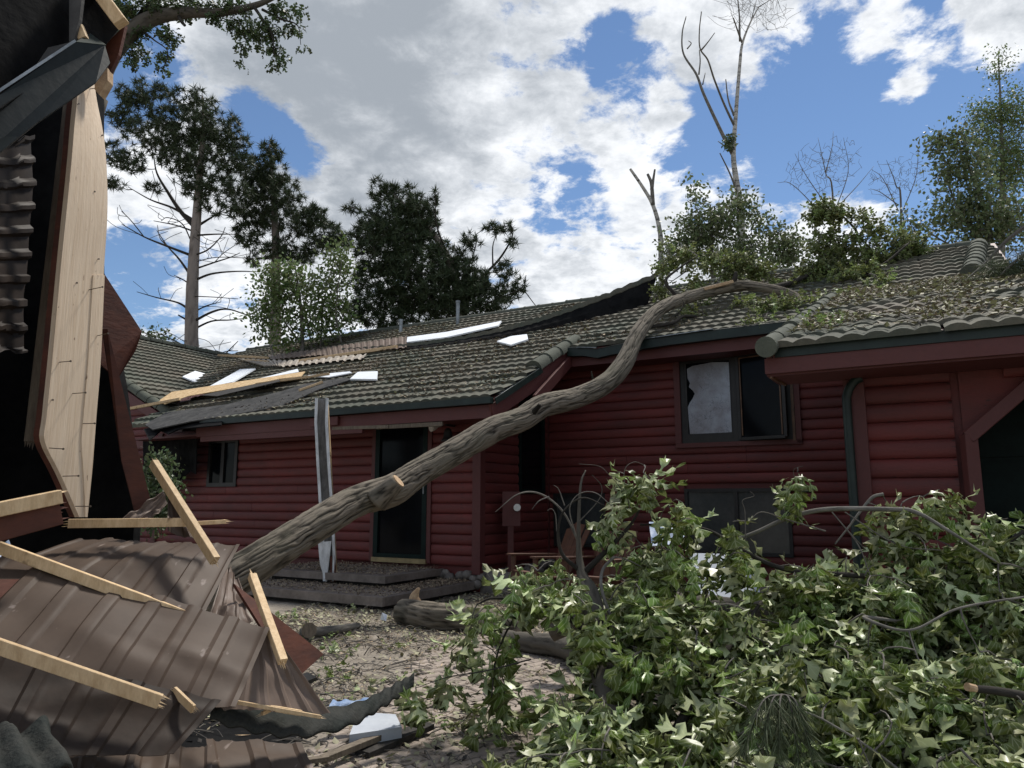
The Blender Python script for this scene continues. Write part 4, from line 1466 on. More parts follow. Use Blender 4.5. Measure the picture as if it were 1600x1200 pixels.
# bare twigs reaching left, in front of the chairs
tw = MB()
for rows in (([905, 850, 4.55, .014], [880, 800, 4.55, .013], [845, 772, 4.55, .012], [810, 772, 4.5, .009], [774, 800, 4.5, .004]), ([858, 776, 4.55, .008], [842, 783, 4.5, .006], [831, 796, 4.5, .003]), ([882, 790, 4.55, .008], [873, 765, 4.55, .005], [865, 758, 4.5, .003]),
             ([900, 838, 4.5, .010], [890, 795, 4.5, .008], [905, 772, 4.5, .007], [930, 770, 4.45, .006], [955, 790, 4.4, .004]), ([905, 815, 4.55, .008], [935, 782, 4.55, .006], [940, 760, 4.55, .005], [925, 742, 4.5, .003]),
             ([870, 830, 4.5, .007], [868, 805, 4.5, .006], [862, 795, 4.5, .004], [855, 798, 4.5, .003]), ([955, 850, 4.5, .007], [960, 800, 4.5, .006], [972, 770, 4.5, .005], [950, 740, 4.5, .004], [935, 728, 4.5, .003], [905, 725, 4.5, .003]),
             ([985, 800, 4.5, .007], [975, 740, 4.5, .005], [990, 722, 4.5, .004], [1010, 728, 4.5, .003]), ([760, 895, 4.3, .006], [780, 920, 4.3, .006], [830, 935, 4.3, .008]), ([1290, 830, 4.4, .01], [1230, 812, 4.4, .008], [1190, 800, 4.4, .006], [1170, 815, 4.4, .004]),
             ([1165, 850, 4.4, .008], [1164, 800, 4.4, .006], [1160, 782, 4.4, .006], [1178, 775, 4.4, .004], [1172, 768, 4.4, .003]), ([1250, 800, 4.4, .006], [1245, 760, 4.4, .004], [1240, 735, 4.35, .003], [1255, 728, 4.3, .003]),
             ([1030, 830, 4.5, .007], [1035, 800, 4.5, .005], [1055, 780, 4.45, .004]), ([1300, 800, 4.3, .009], [1340, 850, 4.2, .008], [1360, 900, 4.1, .006]), ([1320, 800, 4.3, .008], [1400, 850, 4.2, .007], [1470, 860, 4.1, .005])):
    p, r_ = limb(from_px(rows), 0, 6)
    tw.add(*tube(p, r_, 5, cap=False)[:2])
    bn.append(p)
cl = []
for x, y in ((965, 738), (955, 790), (960, 815), (1005, 738), (1015, 748), (985, 765), (1066, 785), (1078, 810), (1060, 815), (1246, 738), (1250, 765), (1435, 775), (1410, 785), (1450, 790), (1468, 765), (745, 960), (775, 948), (792, 985), (760, 1010),
             (772, 1045), (790, 1075), (700, 1062), (650, 1078), (765, 1105), (775, 1130), (770, 1165), (800, 1160), (735, 985), (815, 905), (840, 892), (870, 880), (895, 905), (830, 925), (1145, 815), (1160, 830), (1370, 790), (1395, 800), (1540, 800), (1575, 810), (1500, 830), (1420, 830), (860, 915), (805, 885), (1000, 850), (1025, 855)):
    Yc = 4.45 if y < 900 else 4.15
    cl.append(at(x, y, Yc + rng.normal(0, .08)))
poly = np.array([(905, 880), (960, 845), (1050, 850), (1130, 860), (1200, 872), (1290, 880), (1360, 850), (1420, 820), (1500, 835), (1560, 815), (1720, 800), (1720, 1260), (770, 1260), (775, 1190), (860, 1150), (850, 1110), (900, 1040), (930, 960), (890, 930)], float)


def inside(x, y):
    c = False
    for i in range(len(poly)):
        (x0, y0), (x1, y1) = poly[i - 1], poly[i]
        if (y0 > y) != (y1 > y) and x < (x1 - x0) * (y - y0) / (y1 - y0) + x0:
            c = not c
    return c


while len(cl) < 570:
    x, y = rng.uniform(770, 1720), rng.uniform(790, 1260)
    if not inside(x, y):
        continue
    # windows where the dark inside shows
    hole = vnoise(np.array([x / 85.]), np.array([y / 70.]), 21)[0]
    if hole < .36 and rng.random() < .8:
        continue
    Y = np.interp(y, [790, 950, 1100, 1260], [4.6, 4.15, 3.55, 2.95]) + rng.uniform(-.35, .55)
    p = at(x, y, Y)
    if p[2] > .08:
        cl.append(p)
grow(tw, np.vstack(bn), cl, .010, .0028, 5, .16, .07)
tw.build('twig', 'twig', ob, kind='stuff')
put_leaves(ob, leaf_bunches(cl, (6, 11), (.155, .25), spread=.05, hang=.82, flip=.38), 296, 'oak_leaf')
# drooping pine spray caught among the oak leaves
ps = thing('pine_spray', 'small drooping pine spray caught among the oak leaves at the bottom', 'branch', at(1215, 1150, 3.1) * [1, 1, 0])
sp_ = MB()
nd = MB()
for k in range(5):
    x0 = 1165 + 26 * k + rng.uniform(-6, 6)
    p = spline([at(1222, 1085, 3.15), at((1222 + x0) / 2, 1096, 3.02), at(x0, 1140 + rng.uniform(0, 45), 2.95)], 8)
    sp_.add(*tube(p, np.linspace(.004, .002, len(p)), 4, cap=False)[:2])
    for q_ in p[3:]:
        for _ in range(26):
            d = nrm(np.array([rng.normal((x0 - 1222) / 150, .45), rng.normal(-.3, .4), -.8]))
            s_ = nrm(np.cross(d, rng.normal(0, 1, 3))) * .0017
            e_ = q_ + d * rng.uniform(.07, .12)
            nd.add(np.array([q_ - s_, q_ + s_, e_]), np.array([[0, 1, 2]]))
sp_.build('stem', 'twig', ps)
nd.build('needles', 'needle_soft', ps, kind='stuff')

# logs lying on the yard
lg = thing('cut_log', 'thick bark covered log on the ground before the steps with a broken stub', 'log', onz(720, 980, 0))
p, r_ = limb([[*onz(630, 956, .12), .26], [*onz(680, 964, .12), .28], [*onz(735, 968, .12), .26], [*onz(790, 976, .11), .23], [*onz(820, 980, .10), .20]], 0, 14)
v, f, b = tube(p, r_, 48, hfun=bark_ridges(.025, seed=31), bark=True)
MB().add(v, f, b).build('log_body', 'bark', lg, smooth=True)
p, r_ = limb([[*(onz(650, 948, .16)), .16], [*(onz(650, 948, .16) + [-.02, 0, .10]), .11], [*(onz(654, 948, .16) + [0.0, 0, .20]), .03]], 0, 6)
MB().add(*tube(p, r_, 10)[:2]).build('broken_stub', 'cut_wood', lg, smooth=True)
lg2 = thing('limb_log', 'dark curved limb lying on the ground left of the wilted oak leaves', 'log', onz(870, 1030, 0))
p, r_ = limb([[*onz(780, 998, .08), .16], [*onz(830, 1005, .1), .17], [*onz(880, 1010, .12), .18], [*onz(930, 1030, .14), .18]], 0, 10)
v, f, b = tube(p, r_, 28, hfun=bark_ridges(.015, seed=35), bark=True)
MB().add(v, f, b).build('log_body', 'bark_dark', lg2, smooth=True)
lg3 = thing('branch_piece', 'short pale branch piece with a fork lying beside the red plywood', 'log', onz(490, 985, 0))
p, r_ = limb([[*onz(470, 990, .06), .10], [*onz(520, 985, .06), .09], [*onz(560, 978, .05), .06]], 0, 8)
v, f, b = tube(p, r_, 14, bark=True)
MB().add(v, f, b).build('log_body', 'bark_grey', lg3, smooth=True)
MB().add(*tube([onz(484, 985, .08), onz(483, 985, .28)], [.055, .06], 12)[:2]).build('fork', 'wood_old', lg3)

# ------------------------------------------------------------------ trees behind the house
def tufts(pts, n=14, ln=.30, wd=.016, r=None, up=.25, bias=(0, 0, 0)):
    r = r or rng
    pts = np.asarray(pts)
    m = len(pts)
    d = r.normal(0, 1, (m, n, 3)) + np.array([0, 0, up]) + np.asarray(bias)
    d /= np.linalg.norm(d, axis=2, keepdims=True)
    s = np.cross(d, r.normal(0, 1, (m, n, 3)))
    s /= np.linalg.norm(s, axis=2, keepdims=True)
    L_ = r.uniform(.6, 1.1, (m, n, 1)) * ln
    b = pts[:, None] + d * L_ * .08
    V = np.stack([b - s * wd, b + s * wd, b + d * L_], 2).reshape(-1, 3)
    return V, np.arange(len(V)).reshape(-1, 3)


def small_leaves(pts, n=10, spread=.25, size=.10, r=None, down=.2):
    r = r or rng
    pts = np.asarray(pts)
    m = len(pts)
    c = pts[:, None] + r.normal(0, spread, (m, n, 3))
    d = r.normal(0, 1, (m, n, 3)) - np.array([0, 0, down])
    d /= np.linalg.norm(d, axis=2, keepdims=True)
    s = np.cross(d, r.normal(0, 1, (m, n, 3)))
    s /= np.linalg.norm(s, axis=2, keepdims=True)
    z = r.uniform(.7, 1.25, (m, n, 1)) * size
    V = np.stack([c, c + d * z * .5 + s * z * .3, c + d * z, c + d * z * .5 - s * z * .3], 2).reshape(-1, 3)
    return V, np.arange(len(V)).reshape(-1, 4)


def trunk_of(t, rows, m, k=12, name='trunk', amp=0.0):
    p, r_ = limb(from_px(rows), 0, 8)
    v, f, b = tube(p, r_, k, bark=True, hfun=bark_ridges(amp, seed=3) if amp else None)
    MB().add(v, f, b).build(name, m, t, smooth=True)
    return p


def jitter_branch(pl, Y, d0, d1, r=None, dy=1.2):
    r = r or rng
    yo = r.uniform(-dy, dy)
    n = len(pl)
    return [[x, y, Y + yo * i / max(1, n - 1), d0 + (d1 - d0) * i / max(1, n - 1)] for i, (x, y) in enumerate(pl)]


def cz(x, y):       # pine crop of the measuring sheet
    return 150 + x * 400 / 1043., 100 + y * 460 / 1200.


Y1 = 23.0
pine = thing('pine_tree', 'tallest pine, bare below with dead side branches, left behind the roof', 'tree', at(300, 760, Y1) * [1, 1, 0])
tp_ = trunk_of(pine, [[296, 800, Y1, .50], [298, 640, Y1, .46], [299, 560, Y1, .43], [300, 470, Y1, .38], [303, 400, Y1, .33], [308, 330, Y1, .27], [313, 260, Y1, .2], [318, 200, Y1, .12], [316, 150, Y1, .05]], 'bark_pine', 14, amp=.03)
pn = [tp_]
dead = MB()
for pl, d0 in (([(305, 355), (282, 330), (262, 300), (245, 270), (240, 240)], .14), ([(304, 345), (270, 325), (235, 312), (200, 292)], .09), ([(304, 362), (275, 352), (240, 345)], .05), ([(301, 400), (262, 385), (225, 370), (190, 350)], .08), ([(299, 432), (280, 405), (262, 385), (245, 360)], .07),
               ([(298, 445), (286, 437), (272, 430)], .05), ([(296, 484), (278, 473), (245, 465), (214, 456)], .07), ([(297, 503), (280, 493), (280, 493)], .06), ([(296, 545), (268, 530), (240, 518)], .05), ([(300, 440), (330, 428), (370, 424), (405, 425)], .07), ([(300, 422), (335, 410), (360, 402), (375, 395)], .05),
               ([(301, 400), (325, 390), (345, 370), (352, 355)], .05), ([(304, 368), (335, 366), (372, 366)], .06), ([(304, 356), (330, 340), (360, 322)], .09), ([(299, 490), (322, 478), (345, 472)], .05), ([(298, 505), (330, 488), (355, 483), (385, 492), (415, 503)], .07), ([(298, 517), (330, 502), (360, 500), (385, 497)], .06),
               ([(299, 463), (330, 464), (372, 467)], .03), ([(302, 410), (340, 402), (398, 404)], .025), ([(297, 552), (305, 545), (312, 540)], .03), ([(262, 385), (250, 372), (246, 352)], .03), ([(225, 370), (205, 345), (190, 330)], .03), ([(335, 410), (350, 395), (372, 380)], .025), ([(300, 380), (285, 350), (262, 340), (252, 345)], .035),
               ([(345, 560), (365, 540), (372, 533)], .03), ([(330, 565), (350, 550), (372, 548)], .03)):
    p, r_ = limb(from_px(jitter_branch(pl, Y1, d0 * 1.25, .022)), 0, 5)
    dead.add(*tube(p, r_, 6, cap=False)[:2])
    pn.append(p)
    if rng.random() < .8:
        for _ in range(3):
            q = p[rng.integers(len(p) // 3, len(p))]
            e_ = q + np.array([rng.normal(0, .5), rng.normal(0, .5), rng.uniform(.1, .6)])
            dead.add(*tube(spline([q, (q + e_) / 2 + rng.normal(0, .08, 3), e_], 3), .009, 4, cap=False)[:2])
B1 = [(300, 165, 42, 28), (330, 200, 50, 36), (232, 150, 42, 24), (192, 180, 28, 24), (205, 148, 30, 18), (240, 215, 50, 36), (330, 255, 58, 36), (280, 245, 36, 26), (368, 225, 26, 26), (205, 255, 26, 20), (178, 240, 18, 26), (350, 295, 46, 20), (238, 292, 15, 11), (180, 288, 15, 13), (345, 325, 40, 14), (255, 185, 30, 20), (380, 255, 16, 18), (300, 215, 40, 30), (290, 285, 20, 14), (310, 300, 26, 18)]
pts1 = blob_pts(B1, 1150, Y1)
grow(dead, np.vstack(pn), pts1[rng.permutation(len(pts1))[:420]], .035, .010, 4, -.05, .35)
dead.build('branch', 'bark_dark', pine, kind='stuff')
MB().add(*tufts(pts1, 30, .23, .0135)).build('crown', 'needle', pine, kind='stuff')

Y2 = 25.0
pine2 = thing('pine_tree', 'second pine with dense dark crown standing behind the pale green young tree', 'tree', at(430, 760, Y2) * [1, 1, 0])
p2 = trunk_of(pine2, [[430, 800, Y2, .44], [430, 560, Y2, .40], [431, 450, Y2, .33], [431, 380, Y2, .27], [427, 300, Y2, .18], [421, 225, Y2, .05]], 'bark_pine', 12, amp=.03)
B2 = [(421, 240, 20, 22), (415, 270, 40, 30), (430, 305, 52, 34), (400, 335, 36, 32), (450, 345, 52, 26), (420, 385, 46, 20), (490, 340, 26, 24), (510, 365, 28, 26), (385, 365, 20, 22), (445, 400, 36, 14), (500, 385, 30, 16), (405, 290, 34, 26), (530, 380, 22, 20), (470, 400, 26, 14), (395, 410, 16, 8)]
br = MB()
pts2 = blob_pts(B2, 980, Y2)
grow(br, p2, pts2[rng.permutation(len(pts2))[:300]], .05, .012, 4, -.05, .35)
br.build('branch', 'bark_dark', pine2, kind='stuff')
MB().add(*tufts(pts2, 30, .24, .0145)).build('crown', 'needle', pine2, kind='stuff')

Y3 = 21.0
pine3 = thing('pine_tree', 'wind bent pine leaning right, in the middle behind the torn roof', 'tree', at(690, 740, Y3) * [1, 1, 0])
p3 = trunk_of(pine3, [[690, 780, Y3, .42], [712, 560, Y3, .36], [716, 470, Y3, .30], [708, 425, Y3, .26], [695, 395, Y3, .22], [665, 350, Y3, .14], [610, 300, Y3, .05]], 'bark_pine', 12, amp=.03)
br = MB()
pn = [p3]
for pl, d0 in (([(715, 470), (745, 440), (780, 405), (800, 370), (795, 355)], .13), ([(714, 450), (735, 410), (745, 375), (742, 362)], .06), ([(712, 440), (720, 400), (740, 378)], .06), ([(770, 415), (770, 385), (775, 368)], .05), ([(700, 400), (682, 350), (680, 300)], .07), ([(705, 418), (660, 415), (600, 420), (560, 440)], .08),
               ([(712, 480), (660, 470), (610, 480), (560, 505)], .07), ([(716, 490), (770, 470), (815, 450), (822, 430)], .05), ([(738, 480), (738, 430), (738, 400)], .04), ([(820, 455), (835, 475), (842, 482)], .03), ([(690, 390), (640, 375), (590, 345), (555, 325)], .08)):
    p, r_ = limb(from_px(jitter_branch(pl, Y3, d0, .02)), 0, 5)
    br.add(*tube(p, r_, 6, cap=False)[:2])
    pn.append(p)
B3 = [(600, 303, 26, 18), (640, 325, 40, 26), (600, 350, 52, 28), (645, 370, 48, 30), (592, 400, 42, 34), (655, 415, 56, 32), (620, 445, 48, 28), (572, 440, 30, 28), (698, 400, 32, 24), (560, 490, 28, 20), (620, 500, 42, 20), (690, 480, 48, 30), (738, 378, 20, 14), (775, 362, 22, 13), (797, 357, 10, 9), (740, 440, 30, 22), (790, 425, 18, 18), (780, 465, 30, 22), (812, 450, 12, 18), (750, 488, 44, 14), (552, 328, 14, 10), (680, 308, 7, 16), (612, 298, 12, 14), (560, 372, 14, 12), (640, 470, 40, 20), (720, 410, 18, 12), (800, 380, 10, 10), (668, 345, 24, 22), (640, 295, 8, 10), (590, 285, 8, 10)]
pts3 = blob_pts(B3 + [(610, 380, 60, 60), (660, 440, 60, 60), (600, 480, 50, 40), (650, 340, 36, 40), (725, 440, 40, 44), (750, 470, 50, 34), (700, 460, 40, 44)], 2350, Y3)
grow(br, np.vstack(pn), pts3[rng.permutation(len(pts3))[:330]], .04, .010, 4, -.02, .3)
br.build('branch', 'bark_dark', pine3, kind='stuff')
MB().add(*tufts(pts3, 30, .23, .013, bias=(-.35, 0, .25))).build('crown', 'needle', pine3, kind='stuff')

Y4 = 19.0
yt = thing('young_tree', 'pale green young leafy tree between the dark pines', 'tree', at(470, 760, Y4) * [1, 1, 0])
p4 = trunk_of(yt, [[470, 790, Y4, .14], [472, 560, Y4, .12], [470, 480, Y4, .08], [460, 410, Y4, .03]], 'bark_grey', 8)
pn = [p4]
br = MB()
for pl in ([(500, 560), (505, 480), (520, 410)], [(540, 560), (525, 490), (535, 400)], [(472, 540), (430, 480), (420, 430)], [(490, 560), (480, 500), (470, 450)], [(430, 560), (415, 520), (400, 500)]):
    p, r_ = limb(from_px(jitter_branch(pl, Y4, .06, .015)), 0, 5)
    br.add(*tube(p, r_, 5, cap=False)[:2])
    pn.append(p)
B4 = [(430, 430, 28, 20), (462, 452, 40, 30), (424, 478, 34, 28), (512, 462, 30, 42), (530, 405, 18, 42), (480, 500, 40, 22), (538, 495, 20, 26), (418, 516, 20, 14), (400, 490, 15, 12), (505, 520, 30, 14), (455, 425, 24, 16), (445, 530, 30, 12)]
pts4 = blob_pts(B4, 420, Y4)
grow(br, np.vstack(pn), pts4[:220], .02, .006, 4, .05, .3)
br.build('branch', 'bark_grey', yt, kind='stuff')
MB().add(*small_leaves(pts4, 13, .17, .12)).build('crown', 'young_leaf', yt, kind='stuff')

fb = thing('far_shrub', 'small far leafy shrub just above the left roof ridge', 'shrub', at(240, 640, 27) * [1, 1, 0])
pts = blob_pts([(240, 530, 20, 14), (228, 545, 22, 16), (250, 548, 16, 14)], 90, 27)
br = MB()
grow(br, [at(238, 640, 27), at(238, 580, 27), at(238, 550, 27)], pts[:50], .03, .01, 4, .05, .4)
br.build('branch', 'bark_grey', fb, kind='stuff')
MB().add(*small_leaves(pts, 9, .22, .14)).build('crown', 'shrub_leaf', fb, kind='stuff')
hb = thing('evergreen_bush', 'dark green bush growing against the left gable wall', 'shrub', at(250, 790, 10.5) * [1, 1, 0])
pts = blob_pts([(245, 735, 22, 26), (255, 770, 26, 30), (240, 800, 24, 30)], 150, 10.5)
br = MB()
grow(br, [at(250, 830, 10.5), at(250, 790, 10.5), at(250, 750, 10.5)], pts[:80], .012, .005, 4, .05, .2)
br.build('branch', 'bark_dark', hb, kind='stuff')
MB().add(*small_leaves(pts, 14, .08, .07)).build('crown', 'shrub_leaf', hb, kind='stuff')

# birches
Yb = 19.5


def cb(x, y):
    return 960 + x / 2.5, y / 2.5


bt = thing('birch_tree', 'tall bare birch snapped clean of leaves with two white stems', 'tree', at(1158, 760, Yb) * [1, 1, 0])
for k, (pl, d0, d1, nm) in enumerate((([(498, 1500), (495, 950), (490, 800), (475, 700), (465, 600), (475, 440), (490, 250), (500, 170), (530, 90), (565, 25)], .27, .03, 'trunk'),
                                     ([(462, 600), (420, 520), (350, 370), (320, 290), (270, 210), (265, 130), (280, 65)], .13, .03, 'limb'), ([(468, 490), (430, 410), (390, 310), (365, 235), (335, 190), (332, 120), (340, 45)], .075, .025, 'limb'),
                                     ([(467, 450), (445, 390), (435, 310)], .07, .03, 'limb'), ([(498, 165), (478, 110), (465, 70)], .06, .03, 'limb'), ([(490, 160), (488, 60), (480, -20)], .06, .03, 'limb'), ([(482, 760), (452, 680), (412, 598)], .07, .03, 'limb'),
                                     ([(330, 290), (335, 240), (332, 195)], .05, .03, 'limb'), ([(340, 195), (365, 165), (392, 128)], .05, .02, 'limb'), ([(345, 330), (355, 285)], .04, .02, 'limb'), ([(285, 190), (300, 170), (290, 160)], .04, .02, 'limb'), ([(430, 570), (405, 552)], .04, .02, 'limb'), ([(560, 30), (600, 5), (640, -20)], .03, .015, 'limb'), ([(530, 90), (545, 40), (555, 0)], .03, .015, 'limb'))):
    n = len(pl)
    rows = [[*cb(x, y), Yb + (0 if k == 0 else (.25 if k % 2 else -.35) * i), d0 + (d1 - d0) * (i / (n - 1)) ** .7] for i, (x, y) in enumerate(pl)]
    trunk_of(bt, rows, 'bark_birch' if d0 > .15 else 'bark_grey', 10, nm)
br = MB()
for _ in range(120):
    x, y = rng.choice([480, 500, 540, 560, 600, 640]) + rng.normal(0, 18), rng.uniform(-30, 130)
    p = at(*cb(x, y), Yb + rng.normal(0, .4))
    d = np.array([rng.normal(0, .35), rng.normal(0, .3), rng.uniform(.1, .7)])
    br.add(*tube(spline([p, p + d * .5 + rng.normal(0, .05, 3), p + d], 3), .0045, 4, cap=False)[:2])
br.build('twig', 'bark_grey', bt, kind='stuff')
pts = blob_pts([(1140, 222, 8, 10)], 26, Yb - .2)
MB().add(*small_leaves(pts, 10, .07, .09)).build('leaf_clump', 'shrub_leaf', bt, kind='stuff')
db = thing('dead_birch', 'short broken dead birch stem with two prongs beside the lifted roof strip', 'tree', at(1036, 760, 18.5) * [1, 1, 0])
for pl, d0, d1, nm in (([(185, 1500), (182, 1000), (175, 890), (150, 800), (110, 730), (62, 660)], .17, .07, 'trunk'), ([(150, 800), (145, 720), (130, 680)], .12, .07, 'limb'), ([(146, 740), (152, 700), (158, 662)], .10, .05, 'limb')):
    n = len(pl)
    trunk_of(db, [[*cb(x, y), 18.5, d0 + (d1 - d0) * (i / (n - 1)) ** .7] for i, (x, y) in enumerate(pl)], 'bark_birch' if nm == 'trunk' else 'bark_grey', 10, nm)


def shrubtree(name, label, blobs, Y, n, m, base, size, per, spread, trunks, group=None, bark='bark_grey'):
    t = thing(name, label, 'tree', at(base[0], base[1], Y) * [1, 1, 0], group)
    pn = []
    for rows in trunks:
        n_ = len(rows)
        pn.append(trunk_of(t, [[x, y, Y, d] for x, y, d in rows], bark, 8))
    pts = blob_pts([(x, y, rx * 1.2, ry * 1.2) for x, y, rx, ry in blobs], int(n * 1.7), Y, gaps=1.7)
    b_ = MB()
    grow(b_, np.vstack(pn), pts[rng.permutation(len(pts))[:int(len(pts) * .55)]], .03, .008, 4, .05, .35)
    b_.build('branch', bark, t, kind='stuff')
    MB().add(*small_leaves(pts, per, spread, size)).build('crown', m, t, kind='stuff')
    return t


shrubtree('leafy_tree', 'round leafy tree around the white birch stem behind the ridge', [(1110, 340, 46, 32), (1150, 322, 36, 22), (1084, 308, 12, 14), (1180, 330, 18, 18), (1075, 365, 34, 26), (1130, 380, 50, 24), (1215, 385, 28, 22), (1190, 372, 28, 22), (1240, 388, 20, 20), (1060, 395, 24, 20), (1085, 290, 6, 10), (1200, 410, 50, 16), (1150, 410, 60, 16)], 18.0, 520, 'far_leaf', (1120, 760), .11, 12, .16, ([(1120, 780, .2), (1118, 500, .16), (1112, 400, .1), (1110, 320, .04)], [(1190, 780, .15), (1185, 500, .12), (1195, 380, .03)]))
for i, (bx, pl, lab) in enumerate(((1300, [[(1300, 760), (1302, 330), (1290, 270), (1278, 215)], [(1300, 340), (1325, 270), (1318, 215)], [(1298, 330), (1260, 275), (1242, 240)], [(1299, 350), (1240, 290), (1215, 285)], [(1302, 330), (1340, 290), (1365, 260)], [(1290, 270), (1300, 230), (1302, 205)]], 'fine bare leafless treetop in the blue sky, nearer the birch'),
                                   (1405, [[(1405, 760), (1408, 340), (1400, 290), (1385, 250)], [(1406, 340), (1430, 280), (1435, 235)], [(1404, 330), (1380, 280), (1362, 265)], [(1403, 320), (1375, 300), (1360, 295)]], 'fine bare leafless treetop beside the tall green tree on the right'))):
    t = thing('bare_tree', lab, 'tree', at(bx, 760, 22) * [1, 1, 0], 'bare trees behind the ridge')
    pn = []
    for j, q in enumerate(pl):
        p, r_ = limb(from_px(jitter_branch(q, 22, .09 if j == 0 else .035, .010)), 0, 6)
        v, f, b = tube(p, r_, 6, bark=True)
        MB().add(v, f, b).build('trunk' if j == 0 else 'limb', 'bark_grey', t, smooth=True)
        pn.append(p[len(p) // 2:] if j == 0 else p)
    pts = blob_pts([(bx - 20, 265, 58, 45), (bx + 10, 250, 40, 40)] if i == 0 else [(bx - 10, 280, 45, 38), (bx + 20, 270, 25, 35)], 330 if i == 0 else 240, 22)
    b_ = MB()
    grow(b_, np.vstack(pn), pts, .012, .0035, 4, .03, .25)
    b_.build('twig', 'bark_grey', t, kind='stuff')
shrubtree('poplar_tree', 'tall slender green tree rising at the right edge', [(1560, 105, 8, 28), (1553, 165, 24, 30), (1572, 195, 28, 34), (1532, 170, 14, 22), (1590, 165, 12, 28), (1560, 255, 42, 36), (1592, 275, 24, 50), (1575, 320, 34, 30), (1530, 215, 16, 20)], 21.0, 520, 'young_leaf', (1565, 760), .085, 15, .17, ([(1566, 780, .24), (1565, 400, .2), (1566, 250, .12), (1560, 80, .02)],))
shrubtree('oak_tree', 'broad leafed green tree left of the tall slender tree', [(1490, 220, 28, 15), (1462, 230, 12, 12), (1510, 258, 34, 20), (1500, 300, 38, 22), (1556, 325, 50, 30), (1470, 268, 14, 12), (1482, 340, 42, 22), (1540, 365, 56, 22), (1422, 345, 26, 16), (1452, 372, 34, 18), (1592, 350, 18, 36), (1440, 400, 30, 12), (1500, 385, 40, 12)], 17.0, 640, 'far_leaf', (1530, 760), .11, 10, .17, ([(1530, 780, .28), (1545, 420, .2), (1540, 340, .1), (1510, 250, .04)], [(1545, 400, .12), (1500, 330, .06), (1470, 260, .02)], [(1545, 400, .1), (1490, 385, .05), (1430, 350, .02)]))
# oak limb hanging in from the upper left
oa = thing('overhanging_oak', 'big oak with curved limb and leaves hanging in at the upper left', 'tree', at(60, 780, 9.5) * [1, 1, 0])
pn = [trunk_of(oa, [[40, 900, 9.5, .55], [70, 500, 9.5, .5], [110, 260, 9.3, .42], [150, 150, 9.2, .30]], 'bark_dark', 24, amp=.02),
      trunk_of(oa, [[140, 170, 9.2, .27], [160, 112, 9.2, .26], [178, 78, 9.2, .25], [205, 50, 9.2, .23], [240, 28, 9.2, .20], [290, 20, 9.2, .15], [340, 20, 9.2, .11], [400, 8, 9.2, .08], [450, -15, 9.2, .05]], 'bark_dark', 18, 'limb', .015)]
for rows in ([[205, 50, 9.2, .14], [225, 20, 9.3, .11], [250, -10, 9.4, .09]], [[395, 8, 9.2, .05], [410, 30, 9.1, .04], [425, 55, 9.1, .025], [428, 90, 9.1, .012]], [[410, 15, 9.2, .04], [440, 30, 9.1, .03], [465, 40, 9.1, .015], [470, 70, 9.1, .008]], [[279, 24, 9.2, .05], [283, 33, 9.1, .045], [289, 40, 9.1, .04]], [[225, 50, 9.2, .03], [240, 62, 9.1, .02], [262, 80, 9.1, .012], [256, 105, 9.1, .006]]):
    pn.append(trunk_of(oa, rows, 'bark_dark', 8, 'limb'))
BO = [(200, 15, 32, 24), (245, 8, 34, 22), (300, 8, 36, 14), (215, 52, 16, 12), (222, 78, 18, 10), (262, 55, 18, 14), (200, 92, 12, 8), (258, 84, 12, 10), (253, 108, 6, 8), (338, 28, 16, 10), (380, 35, 28, 16), (420, 45, 20, 20), (402, 62, 18, 10), (425, 72, 14, 10), (382, 72, 10, 8), (378, 100, 5, 5), (440, 90, 12, 9), (428, 103, 8, 5), (472, 22, 8, 7), (464, 42, 6, 10), (474, 72, 4, 5), (440, 15, 18, 14), (360, 5, 40, 10), (182, 12, 16, 16), (450, 40, 10, 8), (190, 60, 10, 10)]
pts = blob_pts(BO, 300, 9.2)
b_ = MB()
grow(b_, np.vstack(pn), pts[:230], .012, .004, 4, .05, .15)
b_.build('twig', 'bark_dark', oa, kind='stuff')
fr = leaf_bunches(pts, (4, 8), (.09, .14), spread=.05, hang=.4, flip=.3)
put_leaves(oa, fr, 150, 'shrub_leaf')
# pine bough thrown on the near roof
pb = thing('pine_bough', 'green pine bough with long drooping needles lying on the near roof', 'branch', on_roof3(1570, 470) * [1, 1, 1])
b_ = MB()
pn = []
for rows in ([[1640, 330, 8.4, .06], [1580, 370, 8.6, .05], [1540, 410, 8.7, .03], [1500, 445, 8.6, .012]], [[1640, 380, 8.2, .05], [1590, 405, 8.3, .03], [1545, 450, 8.3, .012]], [[1650, 400, 8.0, .04], [1600, 430, 8.1, .02], [1570, 460, 8.1, .01]]):
    p, r_ = limb(from_px(rows), 0, 8)
    b_.add(*tube(p, r_, 6, cap=False)[:2])
    pn.append(p)
pts = blob_pts([(1565, 425, 34, 22), (1590, 410, 26, 30), (1530, 440, 24, 12), (1590, 455, 26, 14), (1510, 452, 14, 7), (1555, 455, 22, 9)], 190, 8.4, dz=.7)
grow(b_, np.vstack(pn), pts, .008, .003, 4, .1, .1)
b_.build('stem', 'twig', pb, kind='stuff')
V_, F_ = tufts(pts, 26, .20, .0022, up=-.9)
MB().add(V_, F_).build('needles', 'needle_soft', pb, kind='stuff')

# ------------------------------------------------------------------ torn roof pieces lying on the house
def roof_piece(name, label, cat, pts, m, thick=.03, f=on_roof, lift=.10, group=None):
    P = [f(x, y, lift if len(r) == 0 else r[0]) for x, y, *r in pts]
    return MB().add(*sheet(P, thick)).build(name, m, None, label=label, cat=cat, group=group)


